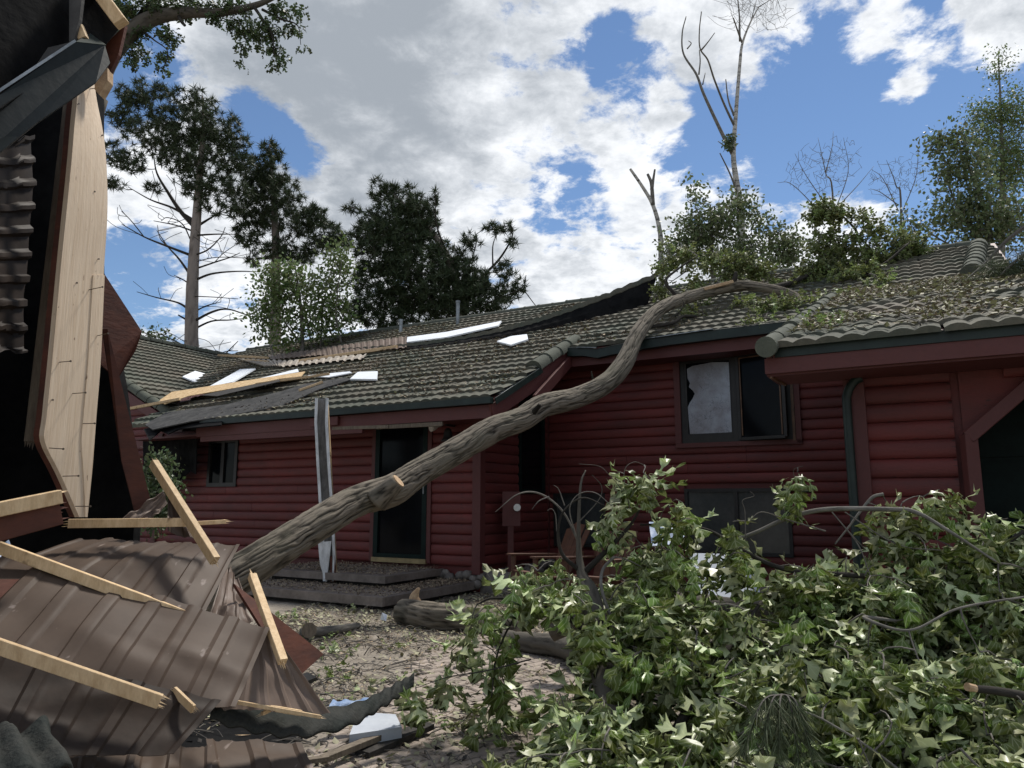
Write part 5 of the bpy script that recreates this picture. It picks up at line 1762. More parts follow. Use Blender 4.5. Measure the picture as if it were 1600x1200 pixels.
G_F = 'white foam boards thrown on the roof'
roof_piece('foam_board', 'small white foam square lying alone on the far left roof', 'foam board', [(283, 594), (303, 585), (329, 592), (306, 604)], 'foam', .03, on_roof2, .10, G_F)
roof_piece('foam_board', 'longest white foam board, pointing up the roof behind the chipboard sheet', 'foam board', [(328, 616, .16), (377, 583, .10), (401, 582, .10), (366, 608, .16)], 'foam', .03, group=G_F)
roof_piece('foam_board', 'narrow white foam strip just above the middle of the chipboard sheet', 'foam board', [(409, 601, .14), (467, 583, .1), (469, 588, .1), (430, 598, .14)], 'foam', .03, group=G_F)
roof_piece('foam_board', 'thin pointed white foam sliver right of the chipboard sheet', 'foam board', [(482, 594), (548, 588), (552, 590), (515, 597)], 'foam', .02, group=G_F)
roof_piece('foam_board', 'white foam square on the tiles above the upright torn gutter', 'foam board', [(549, 600), (561, 589), (592, 588), (591, 601)], 'foam', .03, group=G_F)
roof_piece('foam_board', 'broken white foam piece near the roof edge beside the verge tiles', 'foam board', [(778, 541), (800, 533), (825, 530), (827, 538), (800, 547)], 'foam', .03, group=G_F)
roof_piece('foam_strip', 'long white foam strip showing under the lifted roof strip', 'foam board', [(637, 541, .10), (638, 533, .10), (700, 525, .10), (785, 508, .10), (780, 517, .12), (700, 535, .12)], 'foam', .03)
roof_piece('foam_strip', 'short white foam strip under the raised right end of the roof strip', 'foam board', [(960, 470, .10), (1015, 457, .10), (1018, 462, .10), (975, 473, .10)], 'foam', .02)
roof_piece('chipboard_sheet', 'large yellow chipboard sheet lying across the lower left roof edge', 'board', [(252, 641, .20), (272, 623, .16), (480, 592, .16), (474, 602, .18), (440, 607, .2), (442, 612, .2), (390, 618, .2), (300, 633, .2), (262, 646, .2)], 'osb', .014)
roof_piece('felt_sheet', 'torn dark roofing felt hanging over the left eave under the chipboard', 'roofing felt', [(228, 668, .06), (262, 652, .1), (355, 640, .1), (440, 620, .1), (478, 608, .1), (540, 596, .08), (552, 599, .08), (500, 615, .08), (440, 640, .06), (352, 655, .05), (300, 663, .06), (240, 676, .06)], 'felt_grey', .02)
roof_piece('felt_sheet', 'ragged black felt edge dropping below the left eave corner', 'roofing felt', [(225, 672, .02), (300, 656, .04), (350, 652, .03), (345, 662, -.02), (280, 668, -.02), (262, 674, -.04), (250, 671, -.02), (232, 684, -.04)], 'black_felt_shade', .02)
roof_piece('chipboard_scrap', 'dark jagged board scrap overlapping the right end of the chipboard', 'board', [(320, 634, .22), (440, 609, .22), (443, 613, .22), (345, 636, .22)], 'twig_dark', .012)


def roof_bar(name, label, a, b, wd, ht, m, cat='lumber', group='loose battens on the roof'):
    MB().add(*bar(on_roof(*a), on_roof(*b), wd, ht)).build(name, m, None, label=label, cat=cat, group=group)


roof_bar('roof_batten', 'pale batten sticking out past the far left eave', (203, 663, .30), (288, 645, .28), .05, .05, 'wood_new')
roof_bar('roof_batten', 'thin pale batten along the lower edge of the chipboard', (405, 617, .22), (518, 597, .16), .04, .04, 'wood_new')
roof_bar('roof_batten', 'short pale batten stub right of the chipboard below the foam', (470, 618, .1), (506, 605, .1), .04, .04, 'wood_new')
roof_bar('roof_batten', 'long yellow batten under the stripped pink panel near the ridge', (470, 571, .10), (622, 549, .10), .07, .07, 'wood_new')
roof_bar('roof_batten', 'yellow batten highest on the left by the valley', (343, 560, .10), (420, 565, .10), .06, .06, 'wood_new')
roof_bar('roof_batten', 'short yellow batten between the silver panels near the valley', (385, 568, .10), (420, 571, .10), .05, .05, 'wood_new')
for lab, c, m, n, amp in (('ribbed pink brown roof panel stripped near the ridge', ((505, 549), (637, 531), (637, 549), (508, 563)), 'brown_light', 14, .02), ('silver ribbed panel bent up beside the valley', ((374, 566), (448, 569), (440, 578), (415, 578)), 'silver_insulation', 9, .03), ('pale ribbed panel under the long yellow batten', ((446, 570), (575, 560), (570, 567), (440, 579)), 'silver_insulation', 12, .03),
                          ('pale pink ribbed panel right of the topmost yellow batten', ((420, 560), (508, 550), (508, 560), (425, 567)), 'brown_light', 10, .02)):
    P = [on_roof(x, y, .08) for x, y in c]
    MB().add(*patch(*P, nu=n * 8, nv=2, disp=lambda u, v, n=n, amp=amp: amp * trap(u * n), thick=.006)).build('roof_panel', m, None, label=lab, cat='roof panel', group='stripped panels by the ridge')
cur_t = [HP(u_, -.35, 2.47) for u_ in np.linspace(-7.5, -5.9, 14)]  # added sheet, its black takes the place of shade below the eave
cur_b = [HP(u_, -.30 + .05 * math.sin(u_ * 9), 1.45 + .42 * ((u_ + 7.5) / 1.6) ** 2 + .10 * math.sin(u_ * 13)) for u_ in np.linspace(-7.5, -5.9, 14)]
MB().add(*slab(np.stack([cur_t, np.array(cur_t) * .5 + np.array(cur_b) * .5 + [.02, -.04, 0], cur_b], 1), -VV, .01)).build('eave_shade_sheet', 'black_felt_shade', None, label='added black sheet standing in for the deep shade under the left eave', cat='roofing felt')
# lifted strip of tiles
tx = [(532, 549), (580, 546), (640, 541), (720, 530), (800, 513), (860, 495), (940, 466), (1028, 430)]
bx_ = [(532, 554), (580, 552), (640, 549), (720, 540), (800, 529), (860, 517), (940, 499), (1012, 479)]
T_ = spline(np.array([[x, y, 0] for x, y in tx]), 14)[:, :2]
Bq = spline(np.array([[x, y, 0] for x, y in bx_]), 14)[:, :2]
cols = []
for i, (t, b) in enumerate(zip(T_, Bq)):
    lo = on_roof(b[0], b[1], .03)
    hi = at(t[0], t[1], lo[1] + .25)
    hi = hi + np.array([0, 0, .022 * abs(math.sin(i * .95))])
    cols.append([lo, lo * .6 + hi * .4 + [0, -.03, 0], hi])
top = np.array(cols)
ls = thing('lifted_roof_strip', 'long dark strip of tiles lifted off the ridge with its scalloped edge in the sky', 'roof strip', top[0, 0])
MB().add(*slab(top, np.array([0, -1, .2]), .03)).build('underside', 'black_felt_shade', ls)
edge = []
for i, c in enumerate(cols):
    hi = c[2]
    w_ = .06 + .02 * abs(math.sin(i * .95))
    edge.append([hi + [0, -.05, -.05], hi + [0, -.045, .03 + .02 * abs(math.sin(i * .95))], hi + [0, .14, .05]])
MB().add(*slab(np.array(edge), np.array([0, -.5, .8]), .02)).build('tile_edge', 'tile', ls)

# ------------------------------------------------------------------ yard furniture by the wall
def adirondack(label, loc, rot, first=None):
    if first is not None:
        t = first.copy()
        COL.objects.link(t)
        t.location, t.rotation_euler, t['label'] = loc, (0, 0, rot), label
        for ch in first.children:
            c = ch.copy()
            COL.objects.link(c)
            c.parent = t
        return t
    t = thing('garden_chair', label, 'chair', (0, 0, 0), 'wooden garden chairs by the wall')
    for k in range(5):
        x = (k - 2) * .105
        hgt = .98 - .022 * (k - 2) ** 2
        MB().add(*bar((x * .8, .22, .30), (x * 1.1, .52, hgt), .098, .02, up=(0, 1, .3), ch=.3)).build('back_slat', 'chair_wood', t)
    for k in range(5):
        MB().add(*bar((-.27, -.30 + k * .11, .38 - k * .022), (.27, -.30 + k * .11, .38 - k * .022), .10, .02)).build('seat_slat', 'chair_wood', t)
    for s in (-1, 1):
        MB().add(*bar((s * .31, -.36, .58), (s * .31, .36, .56), .13, .022)).build('arm', 'chair_wood', t)
        MB().add(*bar((s * .29, -.30, 0), (s * .29, -.30, .565), .10, .025, up=(0, 1, 0))).build('leg', 'chair_wood', t)
        MB().add(*bar((s * .26, -.31, .36), (s * .26, .50, .05), .022, .12)).build('leg', 'chair_wood', t)
    MB().add(*bar((-.27, -.315, .33), (.27, -.315, .33), .02, .11)).build('apron', 'chair_wood', t)
    MB().add(*bar((-.29, .40, .60), (.29, .40, .60), .03, .06)).build('back_rail', 'chair_wood', t)
    t.location, t.rotation_euler = loc, (0, 0, rot)
    return t


ch1 = adirondack('orange brown slatted garden chair nearer the log corner post', (.42, 9.7, .03), R(-62))
adirondack('second slatted garden chair mostly hidden behind the oak leaves', (1.05, 9.2, .03), R(-38), ch1)
mp_ = thing('meter_box', 'dark red utility box with pale round dial on a post by the wall', 'utility box', (0.0, 11.0, 0))
pc = at(800, 795, 11.0)
MB().add(*boxv(at(785, 822, 11.0), at(813, 768, 11.0) + [0, .14, 0])).build('box', 'red_trim', mp_)
MB().add(*bar(pc * [1, 1, 0] + [-.02, .06, 0], pc * [1, 1, 0] + [-.02, .06, .95], .09, .06, up=(0, 1, 0))).build('post', 'red_trim', mp_)
dl = at(808, 793, 11.0)
MB().add(*tube([dl, dl + [0, -.07, 0]], [.055, .052], 18)[:2]).build('dial', 'white_plastic', mp_)
# pale things behind the leaves
c = [at(1014, 816, 8.3), at(1066, 822, 8.3), at(1072, 852, 8.0), at(1018, 852, 8.0)]
MB().add(*patch(*c, nu=24, nv=16, disp=lambda u, v: .03 * (vnoise(u * 5, v * 3, 40) - .5) + .05 * (v > .8) * (v - .8), thick=.006)).build('plastic_tarp', 'blue_plastic', None, label='folded pale blue plastic tarp behind the oak leaves below the window', cat='tarp')
MB().add(*sheet(px_poly([(1078, 864), (1155, 866), (1182, 890), (1190, 945), (1085, 945)], [7.9, 7.9, 7.6, 7.4, 7.4]), .05)).build('white_panel', 'car_paint', None, label='large white panel leaning half hidden behind the oak leaves', cat='panel')
MB().add(*sheet([onz(785, 915, .10), onz(822, 915, .10), onz(815, 905, .10), onz(790, 905, .10)], .08)).build('grey_tray', 'zinc', None, label='small grey tray on the ground right of the lower step', cat='tray')
MB().add(*sheet([onz(594, 968, .06), onz(602, 970, .08), onz(604, 960, .12), onz(597, 957, .14)], .01)).build('paper_scrap', 'foam', None, label='crumpled white paper scrap on the ground left of the thick log', cat='scrap')

# ------------------------------------------------------------------ wrecked building on the left
# added black wall standing in for the unlit inside of the wreck
wk = thing('wreck_shade_wall', 'black wall standing in for the dark interior of the wrecked building at the left edge', 'wall', (-3.2, 4.3, 0))
MB().add(*sheet(px_poly([(-500, -80), (152, -80), (152, 420), (188, 600), (212, 790), (205, 880), (-500, 1020)], 4.35), .08)).build('shade_face', 'black_felt_shade', wk)
MB().add(*sheet([at(-200, 830, 4.3), at(-200, 830, 2.4), at(-200, -100, 2.4), at(-200, -100, 4.3)], .08)).build('side_face', 'black_felt_shade', wk)
# roof corner overhead, sheathing coloured black for its shaded underside
rc = thing('roof_corner', 'dark broken roof corner hanging overhead at the upper left', 'roof piece', (-2.6, 3.2, 0))
MB().add(*sheet([at(-260, -60, 2.2), at(150, -60, 2.9), at(192, 38, 3.0), at(163, 72, 2.95), at(118, 88, 2.85), at(0, 170, 2.45), at(-260, 330, 2.1)], .10)).build('shade_sheathing', 'black_felt_shade', rc)
MB().add(*bar(at(140, -30, 2.86), at(190, 37, 2.92), .055, .07, up=(0, 1, 0))).build('edge_board', 'wood_new', rc)
MB().add(*sheet(px_poly([(164, 70), (196, 38), (185, 85), (172, 112), (166, 100)], 3.02), .02)).build('red_edge', 'red_ply', rc)
MB().add(*bar(at(122, 40, 2.78), at(131, 62, 2.78), .035, .03, up=(0, 1, 0))).build('batten_end', 'wood_new', rc)
MB().add(*sheet(px_poly([(108, 0), (128, -5), (124, 30), (116, 60), (108, 70)], 2.75), .02)).build('torn_felt', 'felt_grey', rc)
MB().add(*sheet(px_poly([(147, 118), (168, 106), (168, 125), (155, 148), (148, 140)], 3.2), .05)).build('broken_stud', 'cut_wood', rc)
# bent dark metal fascia
fg = thing('metal_fascia', 'bent dark metal fascia crossing in front of the pale wide board', 'fascia', (-1.9, 2.6, 0))
MB().add(*sheet([at(-120, 222, 2.35), at(0, 148, 2.5), at(118, 66, 2.7), at(164, 71, 2.82), at(172, 98, 2.82), at(150, 128, 2.75), at(60, 190, 2.58), at(0, 238, 2.45), at(-120, 330, 2.3)], .012)).build('face', 'dark_metal', fg)
MB().add(*bar(at(-120, 220, 2.34), at(117, 64, 2.69), .012, .010)).build('lip', 'zinc', fg)
MB().add(*sheet([at(118, 65, 2.7), at(141, 52, 2.84), at(166, 70, 2.84)], .012)).build('folded_end', 'green_metal', fg)
MB().add(*sheet([at(72, 75, 2.72), at(118, 64, 2.75), at(40, 115, 2.66)], .006)).build('torn_flap', 'felt_grey', fg)
# wide pale board with nails
wb = thing('wide_board', 'tall pale wide board with rows of bent nails at the left', 'board', at(110, 800, 3.2) * [1, 1, 0])
ysr = [118, 160, 200, 250, 330, 430, 560, 650, 690, 740, 808]
lx = [124, 120, 116, 112, 104, 94, 82, 73, 70, 94, 124]
rx = [146, 152, 160, 166, 168, 162, 156, 149, 146, 142, 135]
lfull = [124, 120, 116, 112, 104, 94, 82, 73, 69, 64, 57]
Lp = [at(x, y, 3.10 + .26 * (x - xf) / (xr - xf)) for x, xf, xr, y in zip(lx, lfull, rx, ysr)]
Rp = [at(x, y, 3.36) for x, y in zip(rx, ysr)]
Lp, Rp = spline(Lp, 4), spline(Rp, 4)
nb = nrm(np.cross(Rp[10] - Lp[10], Lp[20] - Lp[10]))
nb = nb if np.dot(nb, CAM - Lp[10]) > 0 else -nb
tt = np.linspace(0, 1, 7)
W_ = Lp[:, None] * (1 - tt)[None, :, None] + Rp[:, None] * tt[None, :, None]
MB().add(*slab(W_, nb, .02)).build('board', 'wood_face', wb)
Sx = Rp + nb * .005
MB().add(*slab(np.stack([Rp[20:] * .72 + Lp[20:] * .28 + nb * .005, Sx[20:]], 1), nb, .0045)).build('edge_strip', 'wood_face', wb)
Ed = np.stack([Lp + [-.012, .0, 0] - nb * .022, Lp - nb * .0025 + [-.002, 0, 0]], 1)
MB().add(*slab(Ed, nb, .01)).build('painted_edge', 'red_ply', wb)
nm_ = MB().add(*tube([(0, 0, 0), (0, 0, .082)], .0019, 6)[:2]).add(*tube([(0, 0, .080), (0, 0, .083)], .0045, 8)[:2])
nme = nm_.mesh('nail')
nme.materials.append(MATS['nail'])
for x, y in ((138, 453), (92, 566), (112, 615), (128, 662), (77, 700), (98, 744), (118, 791), (150, 525), (121, 163), (118, 442), (88, 480), (140, 139), (152, 405), (146, 300), (158, 212), (80, 625)):
    f = np.clip((x - np.interp(y, ysr, lx)) / max(1, np.interp(y, ysr, rx) - np.interp(y, ysr, lx)), 0.03, .95)
    p = at(x, y, 3.10 + .26 * f)
    big_ = y in (453, 566, 615, 662, 700, 744, 791, 525, 139)
    d = nrm(np.array([.92, -.35 + rng.normal(0, .06), rng.normal(0, .05)]))
    q = d.tolist()
    M = Matrix.Translation(Vector(p)) @ Vector((0, 0, 1)).rotation_difference(Vector(q)).to_matrix().to_4x4() @ Matrix.Scale(1.0 if big_ else .12, 4, (0, 0, 1))
    place('nail', nme, wb, M=M)

G_L = 'loose lumber in the wreckage'


def lumber(label, a, b, wd, ht, m='wood_new', up=(0, 0, 1), group=G_L, name='lumber_piece'):
    mb_ = MB().add(*bar(at(*a), at(*b), wd, ht, up))
    A_, B_ = at(*a), at(*b)
    d = nrm(B_ - A_)
    sd_ = nrm(np.cross(d, (0, 0, 1.0)))
    uu = np.cross(sd_, d)
    for e_, g_ in ((B_, d), (A_, -d)):              # torn fibres at the ends
        for _ in range(7):
            o_ = e_ + sd_ * rng.uniform(-.45, .45) * wd + uu * rng.uniform(-.45, .45) * ht
            w2, h2, ln = wd * rng.uniform(.08, .2), ht * rng.uniform(.08, .2), rng.uniform(.006, .04)
            v4 = [o_ - g_ * .01 + sd_ * w2, o_ - g_ * .01 - sd_ * w2, o_ - g_ * .01 + uu * h2, o_ + g_ * ln]
            mb_.add(np.array(v4), np.array([[0, 1, 3], [1, 2, 3], [2, 0, 3], [0, 2, 1]]))
    return mb_.build(name, m, None, label=label, cat='lumber', group=group)


lumber('slim batten standing just left of the tall pale wide board', (112, 150, 3.32), (50, 690, 3.28), .055, .03, 'wood_old')
lumber('yellow batten lying highest across the brown metal heap', (-60, 834, 3.0), (332, 978, 3.22), .028, .046)
lumber('yellow batten lowest on the left of the brown metal heap', (-60, 990, 2.5), (250, 1096, 2.72), .028, .046)
lumber('pale stud leaning diagonally in front of the dark porch', (240, 724, 3.75), (336, 876, 3.45), .034, .045)
lumber('short level yellow stud at the foot of the tall wide board', (108, 818, 3.5), (290, 816, 3.6), .03, .042)
lumber('thin pointed splinter beyond the level yellow stud', (284, 819, 3.62), (353, 815, 3.7), .02, .02)
lumber('broken yellow stud leaning over the dark red plywood', (394, 900, 3.5), (442, 1034, 3.2), .034, .034)
lumber('level yellow plank end at the far left below the black wall', (-80, 812, 2.7), (94, 776, 3.0), .04, .055)
lumber('dark red board end under the yellow plank at far left', (-80, 845, 2.75), (92, 800, 3.02), .05, .10, 'red_ply')
lumber('long thin splinter along the torn roof strip, upper one', (315, 1088, 3.05), (470, 1114, 3.3), .018, .022)
lumber('long thin splinter along the torn roof strip, lower one', (330, 1090, 3.0), (500, 1120, 3.3), .02, .014)
lumber('short splinter standing crooked on the dark heap', (272, 1079, 2.85), (302, 1108, 2.8), .012, .03)
lumber('short crossing splinter near the blue plastic', (410, 1115, 3.2), (445, 1098, 3.3), .012, .015)
lumber('weathered split batten lying on the pavers, bottom', (505, 1186, 3.75), (595, 1150, 4.1), .05, .03, 'wood_old')
lumber('flat grey batten at the bottom edge below the split batten', (430, 1196, 3.6), (512, 1184, 3.75), .04, .02, 'wood_old')
lumber('dark wet plank lying on the pavers right of the foam block', (566, 1178, 3.95), (668, 1133, 4.35), .10, .03, 'twig_dark')
# dark red plywood pieces
G_P = 'dark red plywood pieces'


def ply(label, pts, m='red_ply', th=.012, cat='plywood', name='plywood_piece', group=G_P):
    return MB().add(*sheet([at(*p) for p in pts], th)).build(name, m, None, label=label, cat=cat, group=group)


ply('dark red plywood triangle pointing right above the left roof', [(158, 420, 3.9), (222, 518, 4.1), (212, 548, 4.05), (184, 592, 4.0), (158, 570, 3.9)])
ply('long dark red board leaning beside the tall pale wide board', [(160, 514, 3.8), (168, 514, 3.8), (186, 590, 3.85), (238, 792, 3.95), (214, 812, 3.9), (190, 720, 3.85)])
ply('dark red plywood sheet sticking out right of the brown metal heap', [(366, 912, 3.55), (400, 938, 3.65), (506, 1022, 3.95), (466, 1058, 3.75), (440, 1030, 3.6)])
ply('small red board corner at the far left edge of the heap', [(-10, 905, 2.9), (30, 905, 3.0), (0, 935, 2.9), (-20, 945, 2.85)])
# brown ribbed metal
G_M = 'brown ribbed metal roof sheets'


def metal(label, c, nu, ribs, amp=.012, m='brown_metal', bulge=0.0, nv=14, dent=.02, seed=0, off=0.0, rib_v=False):
    P = [at(*q) for q in c]

    cr_ = np.random.default_rng(seed + 500)
    folds = [(cr_.uniform(0, 6.28), cr_.uniform(.2, .8), cr_.uniform(.2, .8), cr_.uniform(.06, .2), cr_.normal(0, .011)) for _ in range(5)]

    def dsp(u, v):
        x = v if rib_v else u
        d = amp * trap(x * ribs + off, .62, .10) + bulge * np.sin(np.pi * u) * np.sin(np.pi * np.clip(v, 0, 1)) + dent * (vnoise(u * 5 + seed, v * 4 + seed, seed) - .5) * 2
        for a_, cu, cv, w_, h_ in folds:            # sharp creases
            dist = (u - cu) * math.cos(a_) + (v - cv) * math.sin(a_)
            along = -(u - cu) * math.sin(a_) + (v - cv) * math.cos(a_)
            d = d + h_ * np.clip(1 - np.abs(dist) / w_, 0, 1) * np.clip(1 - np.abs(along) / .5, 0, 1)
        return d
    o = MB().add(*patch(*P, nu=nu, nv=max(nv, 22), disp=dsp, thick=.003, rag=.016)).build('metal_sheet', m, None, smooth=True, label=label, cat='metal sheet', group=G_M)
    o.data.set_sharp_from_angle(angle=R(24))
    return o


metal('brown ribbed sheet at the top of the heap under the level stud', [(125, 842, 3.7), (374, 852, 3.85), (306, 985, 3.3), (-70, 915, 3.05)], 100, 6, .008, bulge=.05, seed=3, dent=.008)
metal('broad brown ribbed sheet across the middle of the heap', [(10, 862, 3.1), (420, 985, 3.28), (366, 1110, 2.95), (-180, 1040, 2.55)], 120, 7, .009, bulge=.03, seed=5, dent=.010)
metal('brown ribbed sheet along the bottom of the heap, colour darkened for shade', [(-80, 1000, 2.58), (345, 1095, 2.93), (270, 1180, 2.72), (-170, 1190, 2.3)], 80, 6, .009, 'brown_dark', seed=7, dent=.010)  # darker brown carries the shade of the sheet tilting under
metal('pale brown bent strip between the top sheet and red plywood', [(352, 880, 3.75), (372, 905, 3.8), (392, 978, 3.45), (322, 975, 3.4)], 30, 3, .010, 'brown_light', seed=8)
metal('pale brown fan shaped sheet end pointing to the pavers', [(392, 976, 3.3), (424, 992, 3.32), (516, 1115, 3.45), (340, 1108, 3.02)], 60, 5, .010, 'brown_light', seed=9, dent=.006)
metal('small bent pale brown sheet standing behind the level stud', [(190, 815, 3.75), (255, 768, 3.9), (262, 790, 3.88), (228, 822, 3.75)], 30, 2, .02, 'brown_light', seed=11, rib_v=True)
metal('dull brown sheet piece right behind the leaning pale stud', [(262, 772, 3.95), (275, 770, 3.95), (325, 850, 3.9), (262, 830, 3.85)], 20, 2, .015, 'brown_metal', seed=12)
metal('wavy brown sheet hanging at the far left edge', [(-120, 232, 2.6), (50, 214, 3.3), (38, 552, 3.3), (-120, 545, 2.6)], 16, 9, .018, 'brown_dark', seed=13, nv=110, rib_v=True, dent=.012)
for k, (lab, q) in enumerate((('flat brown shingle sheet nearest the bottom edge, left one', [(60, 1165, 2.95), (215, 1172, 3.1), (190, 1260, 2.7), (60, 1260, 2.6)]), ('flat brown shingle sheet at the bottom edge, middle one', [(215, 1165, 3.15), (330, 1170, 3.3), (330, 1260, 2.85), (195, 1260, 2.75)]), ('flat brown shingle sheet at the bottom edge, right one', [(320, 1158, 3.35), (470, 1165, 3.55), (505, 1240, 3.25), (335, 1260, 2.9)]))):
    metal(lab, q, 60, 2, .012, 'brown_metal', seed=20 + k, nv=8, dent=.012)
MB().add(*patch(at(-60, 1140, 2.25), at(70, 1140, 2.4), at(120, 1215, 2.2), at(-60, 1230, 2.0), 30, 12, lambda u, v: .04 * vnoise(u * 5, v * 4, 55) + .02 * np.sin(u * 16), .012)).build('tile_fragment', 'tile_dark', None, smooth=True, label='dark wavy green roof tile piece in the bottom left corner', cat='roof tile')
# curled dark tile strip with its pointed tip
path = spline(np.array([[330, 1108, 3.05], [400, 1128, 3.2], [470, 1136, 3.35], [545, 1122, 3.6], [590, 1098, 3.85], [622, 1078, 4.0], [647, 1062, 4.1]], float), 26)
wd_ = 0.7 * np.interp(np.arange(len(path)), np.linspace(0, len(path) - 1, 7), [.20, .22, .24, .22, .16, .10, .015])
cols = []
for i, (x, y, Yq) in enumerate(path):
    c0 = at(x, y, Yq)
    wv = .008 * math.sin(i * .42)
    cols.append([c0 + [0, wd_[i], wv * .6 + .03], c0 + [0, wd_[i] * .5, wv * .8 + .005], c0 + [0, 0, wv - .01], c0 + [0, -.012, wv - .028]])
MB().add(*slab(np.array(cols), np.array([0, 0, 1.0]), .010)).build('curled_tile_strip', 'tile_dark', None, smooth=True, label='curled dark tile strip rising to a pointed tip over the pavers', cat='roof strip')
MB().add(*sheet([onz(546, 1148, .12), onz(628, 1136, .12), onz(618, 1116, .12), onz(560, 1112, .12)], .06, n=(0, 0, 1))).build('foam_block', 'foam_shaded', None, label='thick white foam block under the curled tile strip', cat='foam board')
MB().add(*patch(onz(512, 1112, .16), onz(582, 1106, .16), onz(578, 1096, .18), onz(520, 1098, .18), 20, 8, lambda u, v: .03 * vnoise(u * 6, v * 3, 61), .01)).build('blue_plastic', 'blue_plastic', None, label='crumpled blue white plastic behind the curled tile strip', cat='plastic')
MB().add(*sheet([onz(584, 1112, .05), onz(667, 1131, .03), onz(625, 1140, .04), onz(590, 1150, .04)], .012, n=(0, 0, 1))).build('brown_sheet', 'brown_light', None, label='flat pale brown sheet corner on the pavers beside the foam block', cat='metal sheet')
MB().add(*sheet([onz(465, 1070, .05), onz(495, 1058, .10), onz(480, 1050, .12), onz(462, 1058, .08)], .03)).build('felt_scrap', 'felt_grey', None, label='small folded grey felt scrap right of the red plywood', cat='scrap')
MB().add(*sheet([(-3.2, 2.0, .02), (-.95, 2.6, .02), (-1.15, 4.3, .02), (-1.9, 5.2, .02), (-3.2, 5.2, .02)], .015, n=(0, 0, 1))).build('heap_dark_fill', 'black_felt_shade', None, label='added black sheet filling the dark gaps under the brown metal heap', cat='roofing felt')  # added black fill for the dark gaps under the heap
MB().add(*patch(at(-30, 862, 3.2), at(12, 850, 3.3), at(28, 905, 3.15), at(-30, 925, 3.0), 12, 8, lambda u, v: .03 * vnoise(u * 4, v * 4, 66), .01)).build('blue_bag', 'blue_plastic', None, label='dark blue crumpled bag at the left edge of the heap', cat='bag')

# ------------------------------------------------------------------ litter
def flakes(n, region, size, zf, r, tilt=.35, long=1.0):
    P = region(n)
    n = len(P)
    a = r.uniform(0, 6.283, n)
    d = np.stack([np.cos(a), np.sin(a), r.normal(0, tilt, n)], 1)
    s = np.stack([-np.sin(a), np.cos(a), r.normal(0, tilt, n)], 1)
    L_ = r.uniform(.5, 1.3, (n, 1)) * size
    lift = np.abs(r.normal(0, .012, (n, 1))) * [0, 0, 1] + [0, 0, .012]
    c = P + lift
    V = np.stack([c - d * L_ * .5, c + s * L_ * .28 / long + d * L_ * .05, c + d * L_ * .5 + [0, 0, .004], c - s * L_ * .28 / long - d * L_ * .03], 1).reshape(-1, 3)
    return V, np.arange(len(V)).reshape(-1, 4)


def yard(n, dens=1.0, thr=.42, seed=70):
    x, y = rng.uniform(-2.6, 3.2, n * 3), rng.uniform(3.4, 10.6, n * 3)
    m = vnoise(x * 1.5 + 60, y * 1.5 + 60, seed) * .65 + vnoise(x * 5 + 60, y * 5 + 60, seed + 1) * .35
    far = np.clip((y - 5.2) / 3.0, 0, 1) * .20
    ok = (m + far > thr)
    x, y = x[ok][:n], y[ok][:n]
    # keep off the house
    d = np.stack([x, y], 1) - O[:2]
    u_, v_ = d @ U[:2], d @ VV[:2]
    k = ~((v_ > -.05) & (u_ < .05)) & ~((v_ > -2.15) & (u_ < .03) & (u_ > -4.6))
    x, y = x[k], y[k]
    return np.stack([x, y, gz(x, y)], 1)


MB().add(*flakes(9000, lambda n: yard(n, thr=.50), .055, None, rng)).build('fallen_leaves', 'litter_leaf', None, kind='stuff', base=(0, 0, 0))
MB().add(*flakes(26000, lambda n: yard(n, thr=.42, seed=74), .040, None, rng, long=2.6)).build('leaf_litter', 'litter_brown', None, kind='stuff', base=(0, 0, 0))


def step_pts(n):
    k = n // 2
    u1_, v1_ = rng.uniform(-4.5, 0, k), rng.uniform(-2.1, -1.38, k)
    u2_, v2_ = rng.uniform(-2.9, -.62, n - k), rng.uniform(-1.33, -.05, n - k)
    u3_, v3_ = rng.uniform(-.56, -.02, n // 4), rng.uniform(-1.4, -.1, n // 4)
    return np.concatenate([H(np.stack([u1_, v1_, np.full(k, .168)], 1)), H(np.stack([u2_, v2_, np.full(n - k, .318)], 1)), H(np.stack([u3_, v3_, np.full(n // 4, .168)], 1))])


MB().add(*flakes(6500, step_pts, .04, None, rng, long=1.6)).build('leaf_litter', 'litter_brown', None, kind='stuff', base=(0, 0, 0))
tl = MB()
P = yard(2200, thr=.40, seed=78)
for p in P:
    a_ = rng.uniform(0, 3.14)
    ln = rng.uniform(.06, .32)
    d = np.array([math.cos(a_), math.sin(a_), rng.normal(0, .08)])
    tl.add(*tube(spline([p + [0, 0, .015], p + d * ln * .5 + [rng.normal(0, .02), rng.normal(0, .02), .02 + abs(rng.normal(0, .02))], p + d * ln + [0, 0, .015]], 3), rng.uniform(.0015, .0045), 4, cap=False)[:2])
tl.build('fallen_twigs', 'twig', None, kind='stuff', base=(0, 0, 0))
MB().add(*flakes(700, lambda n: yard(n, thr=.30, seed=90), .07, None, rng, .2, long=4)).build('wood_splinters', 'wood_new', None, kind='stuff', base=(0, 0, 0))
MB().add(*flakes(900, lambda n: yard(n, thr=.30, seed=93), .05, None, rng, .4, long=1)).build('bark_chips', 'twig_dark', None, kind='stuff', base=(0, 0, 0))
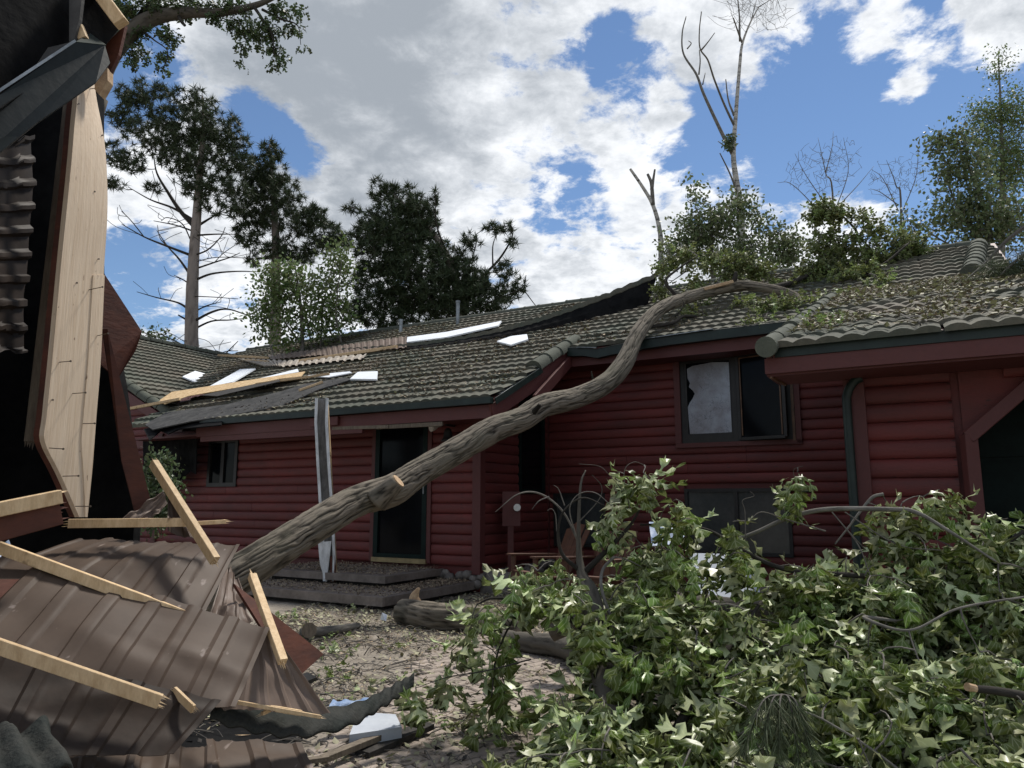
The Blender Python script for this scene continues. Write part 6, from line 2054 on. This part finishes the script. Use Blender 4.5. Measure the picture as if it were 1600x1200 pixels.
# green oak sprays dropped on the ground
for lab, spots in (('green oak sprig lying against the upper edge of the red plywood sheet', ((440, 962), (450, 960), (470, 965))),
                   ('largest green sprig, over the short pale branch piece beside the red plywood', ((500, 1000), (520, 1005), (505, 1020), (530, 990), (545, 1010))),
                   ('small green sprig just right of the tip of the red plywood sheet', ((520, 1040), (530, 1045))),
                   ('green sprig on the dirt in front of the thick log with the broken stub', ((620, 1005), (650, 990), (690, 1010))),
                   ('flat green sprig on the pavers below the lowest hanging oak leaves', ((700, 1120), (720, 1125))),
                   ('green sprig on the dirt behind the curled dark tile strip', ((560, 1080), (500, 1085))),
                   ('green sprig at the pointed tip of the curled dark tile strip', ((655, 1095), (612, 1060))),
                   ('small green sprig at the foot of the lower timber step', ((560, 950),)),
                   ('small green sprig on the pavers left of the fallen oak limb', ((745, 1050),)),
                   ('green sprig beside the small grey tray right of the step', ((815, 905), (790, 912)))):
    P_ = [onz(x, y, .06) for x, y in spots]
    root = thing('oak_sprig', lab, 'sprig', P_[0] * [1, 1, 0], 'loose oak sprigs on the yard ground')
    put_leaves(root, leaf_bunches(P_, (5, 9), (.08, .14), spread=.09, hang=.15, flip=.4), 40, 'oak_leaf')
    MB().add(*tube(spline([P_[0] + [-.06, .02, -.02]] + P_ + [P_[-1] + [.05, .03, -.01]], 3), .003, 5)[:2]).build('stem', 'twig', root)


def roof_pts(n):
    u_, v_ = rng.uniform(-11, 5, n * 2), rng.uniform(-.6, 6.0, n * 2)
    m = vnoise(u_ * .9 + 40, v_ * 1.1 + 40, 81) * .7 + vnoise(u_ * 4 + 60, v_ * 4 + 60, 82) * .3
    mid = np.exp(-((u_ + 2.5) / 2.6) ** 2 - ((v_ - 2.6) / 1.2) ** 2) * .30 + np.exp(-((u_ + 9.3) / 2.2) ** 2 - ((v_ - 3.2) / 1.6) ** 2) * .32
    ok = (m + mid > .56) & ((u_ < .6) | (v_ > 1.7)) & (u_ > -7.0 - v_)
    u_, v_ = u_[ok][:n], v_[ok][:n]
    return H(np.stack([u_, v_, z1(v_) + .045], 1))


def roof_pts3(n):
    u_, v_ = rng.uniform(4.8, 8.5, n), rng.uniform(-3.0, 2.4, n)
    m = vnoise(u_ * 2 + 40, v_ * 2 + 40, 91)
    ok = m > .38
    return H(np.stack([u_[ok], v_[ok], z3(v_[ok]) + .05], 1))


MB().add(*flakes(11000, roof_pts, .075, None, rng, .2, long=1.5)).build('roof_litter', 'litter_brown', None, kind='stuff', base=(0, 0, 0))
MB().add(*flakes(1500, roof_pts, .06, None, rng, .3)).build('roof_leaves', 'litter_leaf', None, kind='stuff', base=(0, 0, 0))
MB().add(*flakes(4200, roof_pts3, .06, None, rng, .35)).build('roof_leaves', 'litter_leaf', None, kind='stuff', base=(0, 0, 0))
MB().add(*flakes(5000, roof_pts3, .055, None, rng, .3, long=2)).build('roof_litter', 'litter_brown', None, kind='stuff', base=(0, 0, 0))
# oak sprig caught on the near verge and a loose twig hanging over the eave
sg = thing('oak_sprig', 'pale green oak sprig caught beside the round verge tiles of the near roof', 'sprig', on_roof3(1290, 515))
put_leaves(sg, leaf_bunches([on_roof3(x, y, .10) for x, y in ((1275, 512), (1295, 508), (1300, 520), (1285, 520), (1250, 510), (1325, 505))], (5, 8), (.09, .13), spread=.06, hang=.2), 40, 'oak_leaf')
tg = MB()
for rows in (([1402, 497], [1420, 508], [1438, 517], [1445, 530], [1458, 545]), ([1420, 508], [1435, 505], [1450, 515])):
    pp = spline([on_roof3(x, y, .06) if y < 520 else at(x, y, 6.0) for x, y in rows], 5)
    tg.add(*tube(pp, .006, 5, cap=False)[:2])
tg.build('hanging_twig', 'twig', None, label='pale twig hanging over the eave of the near roof', cat='twig')
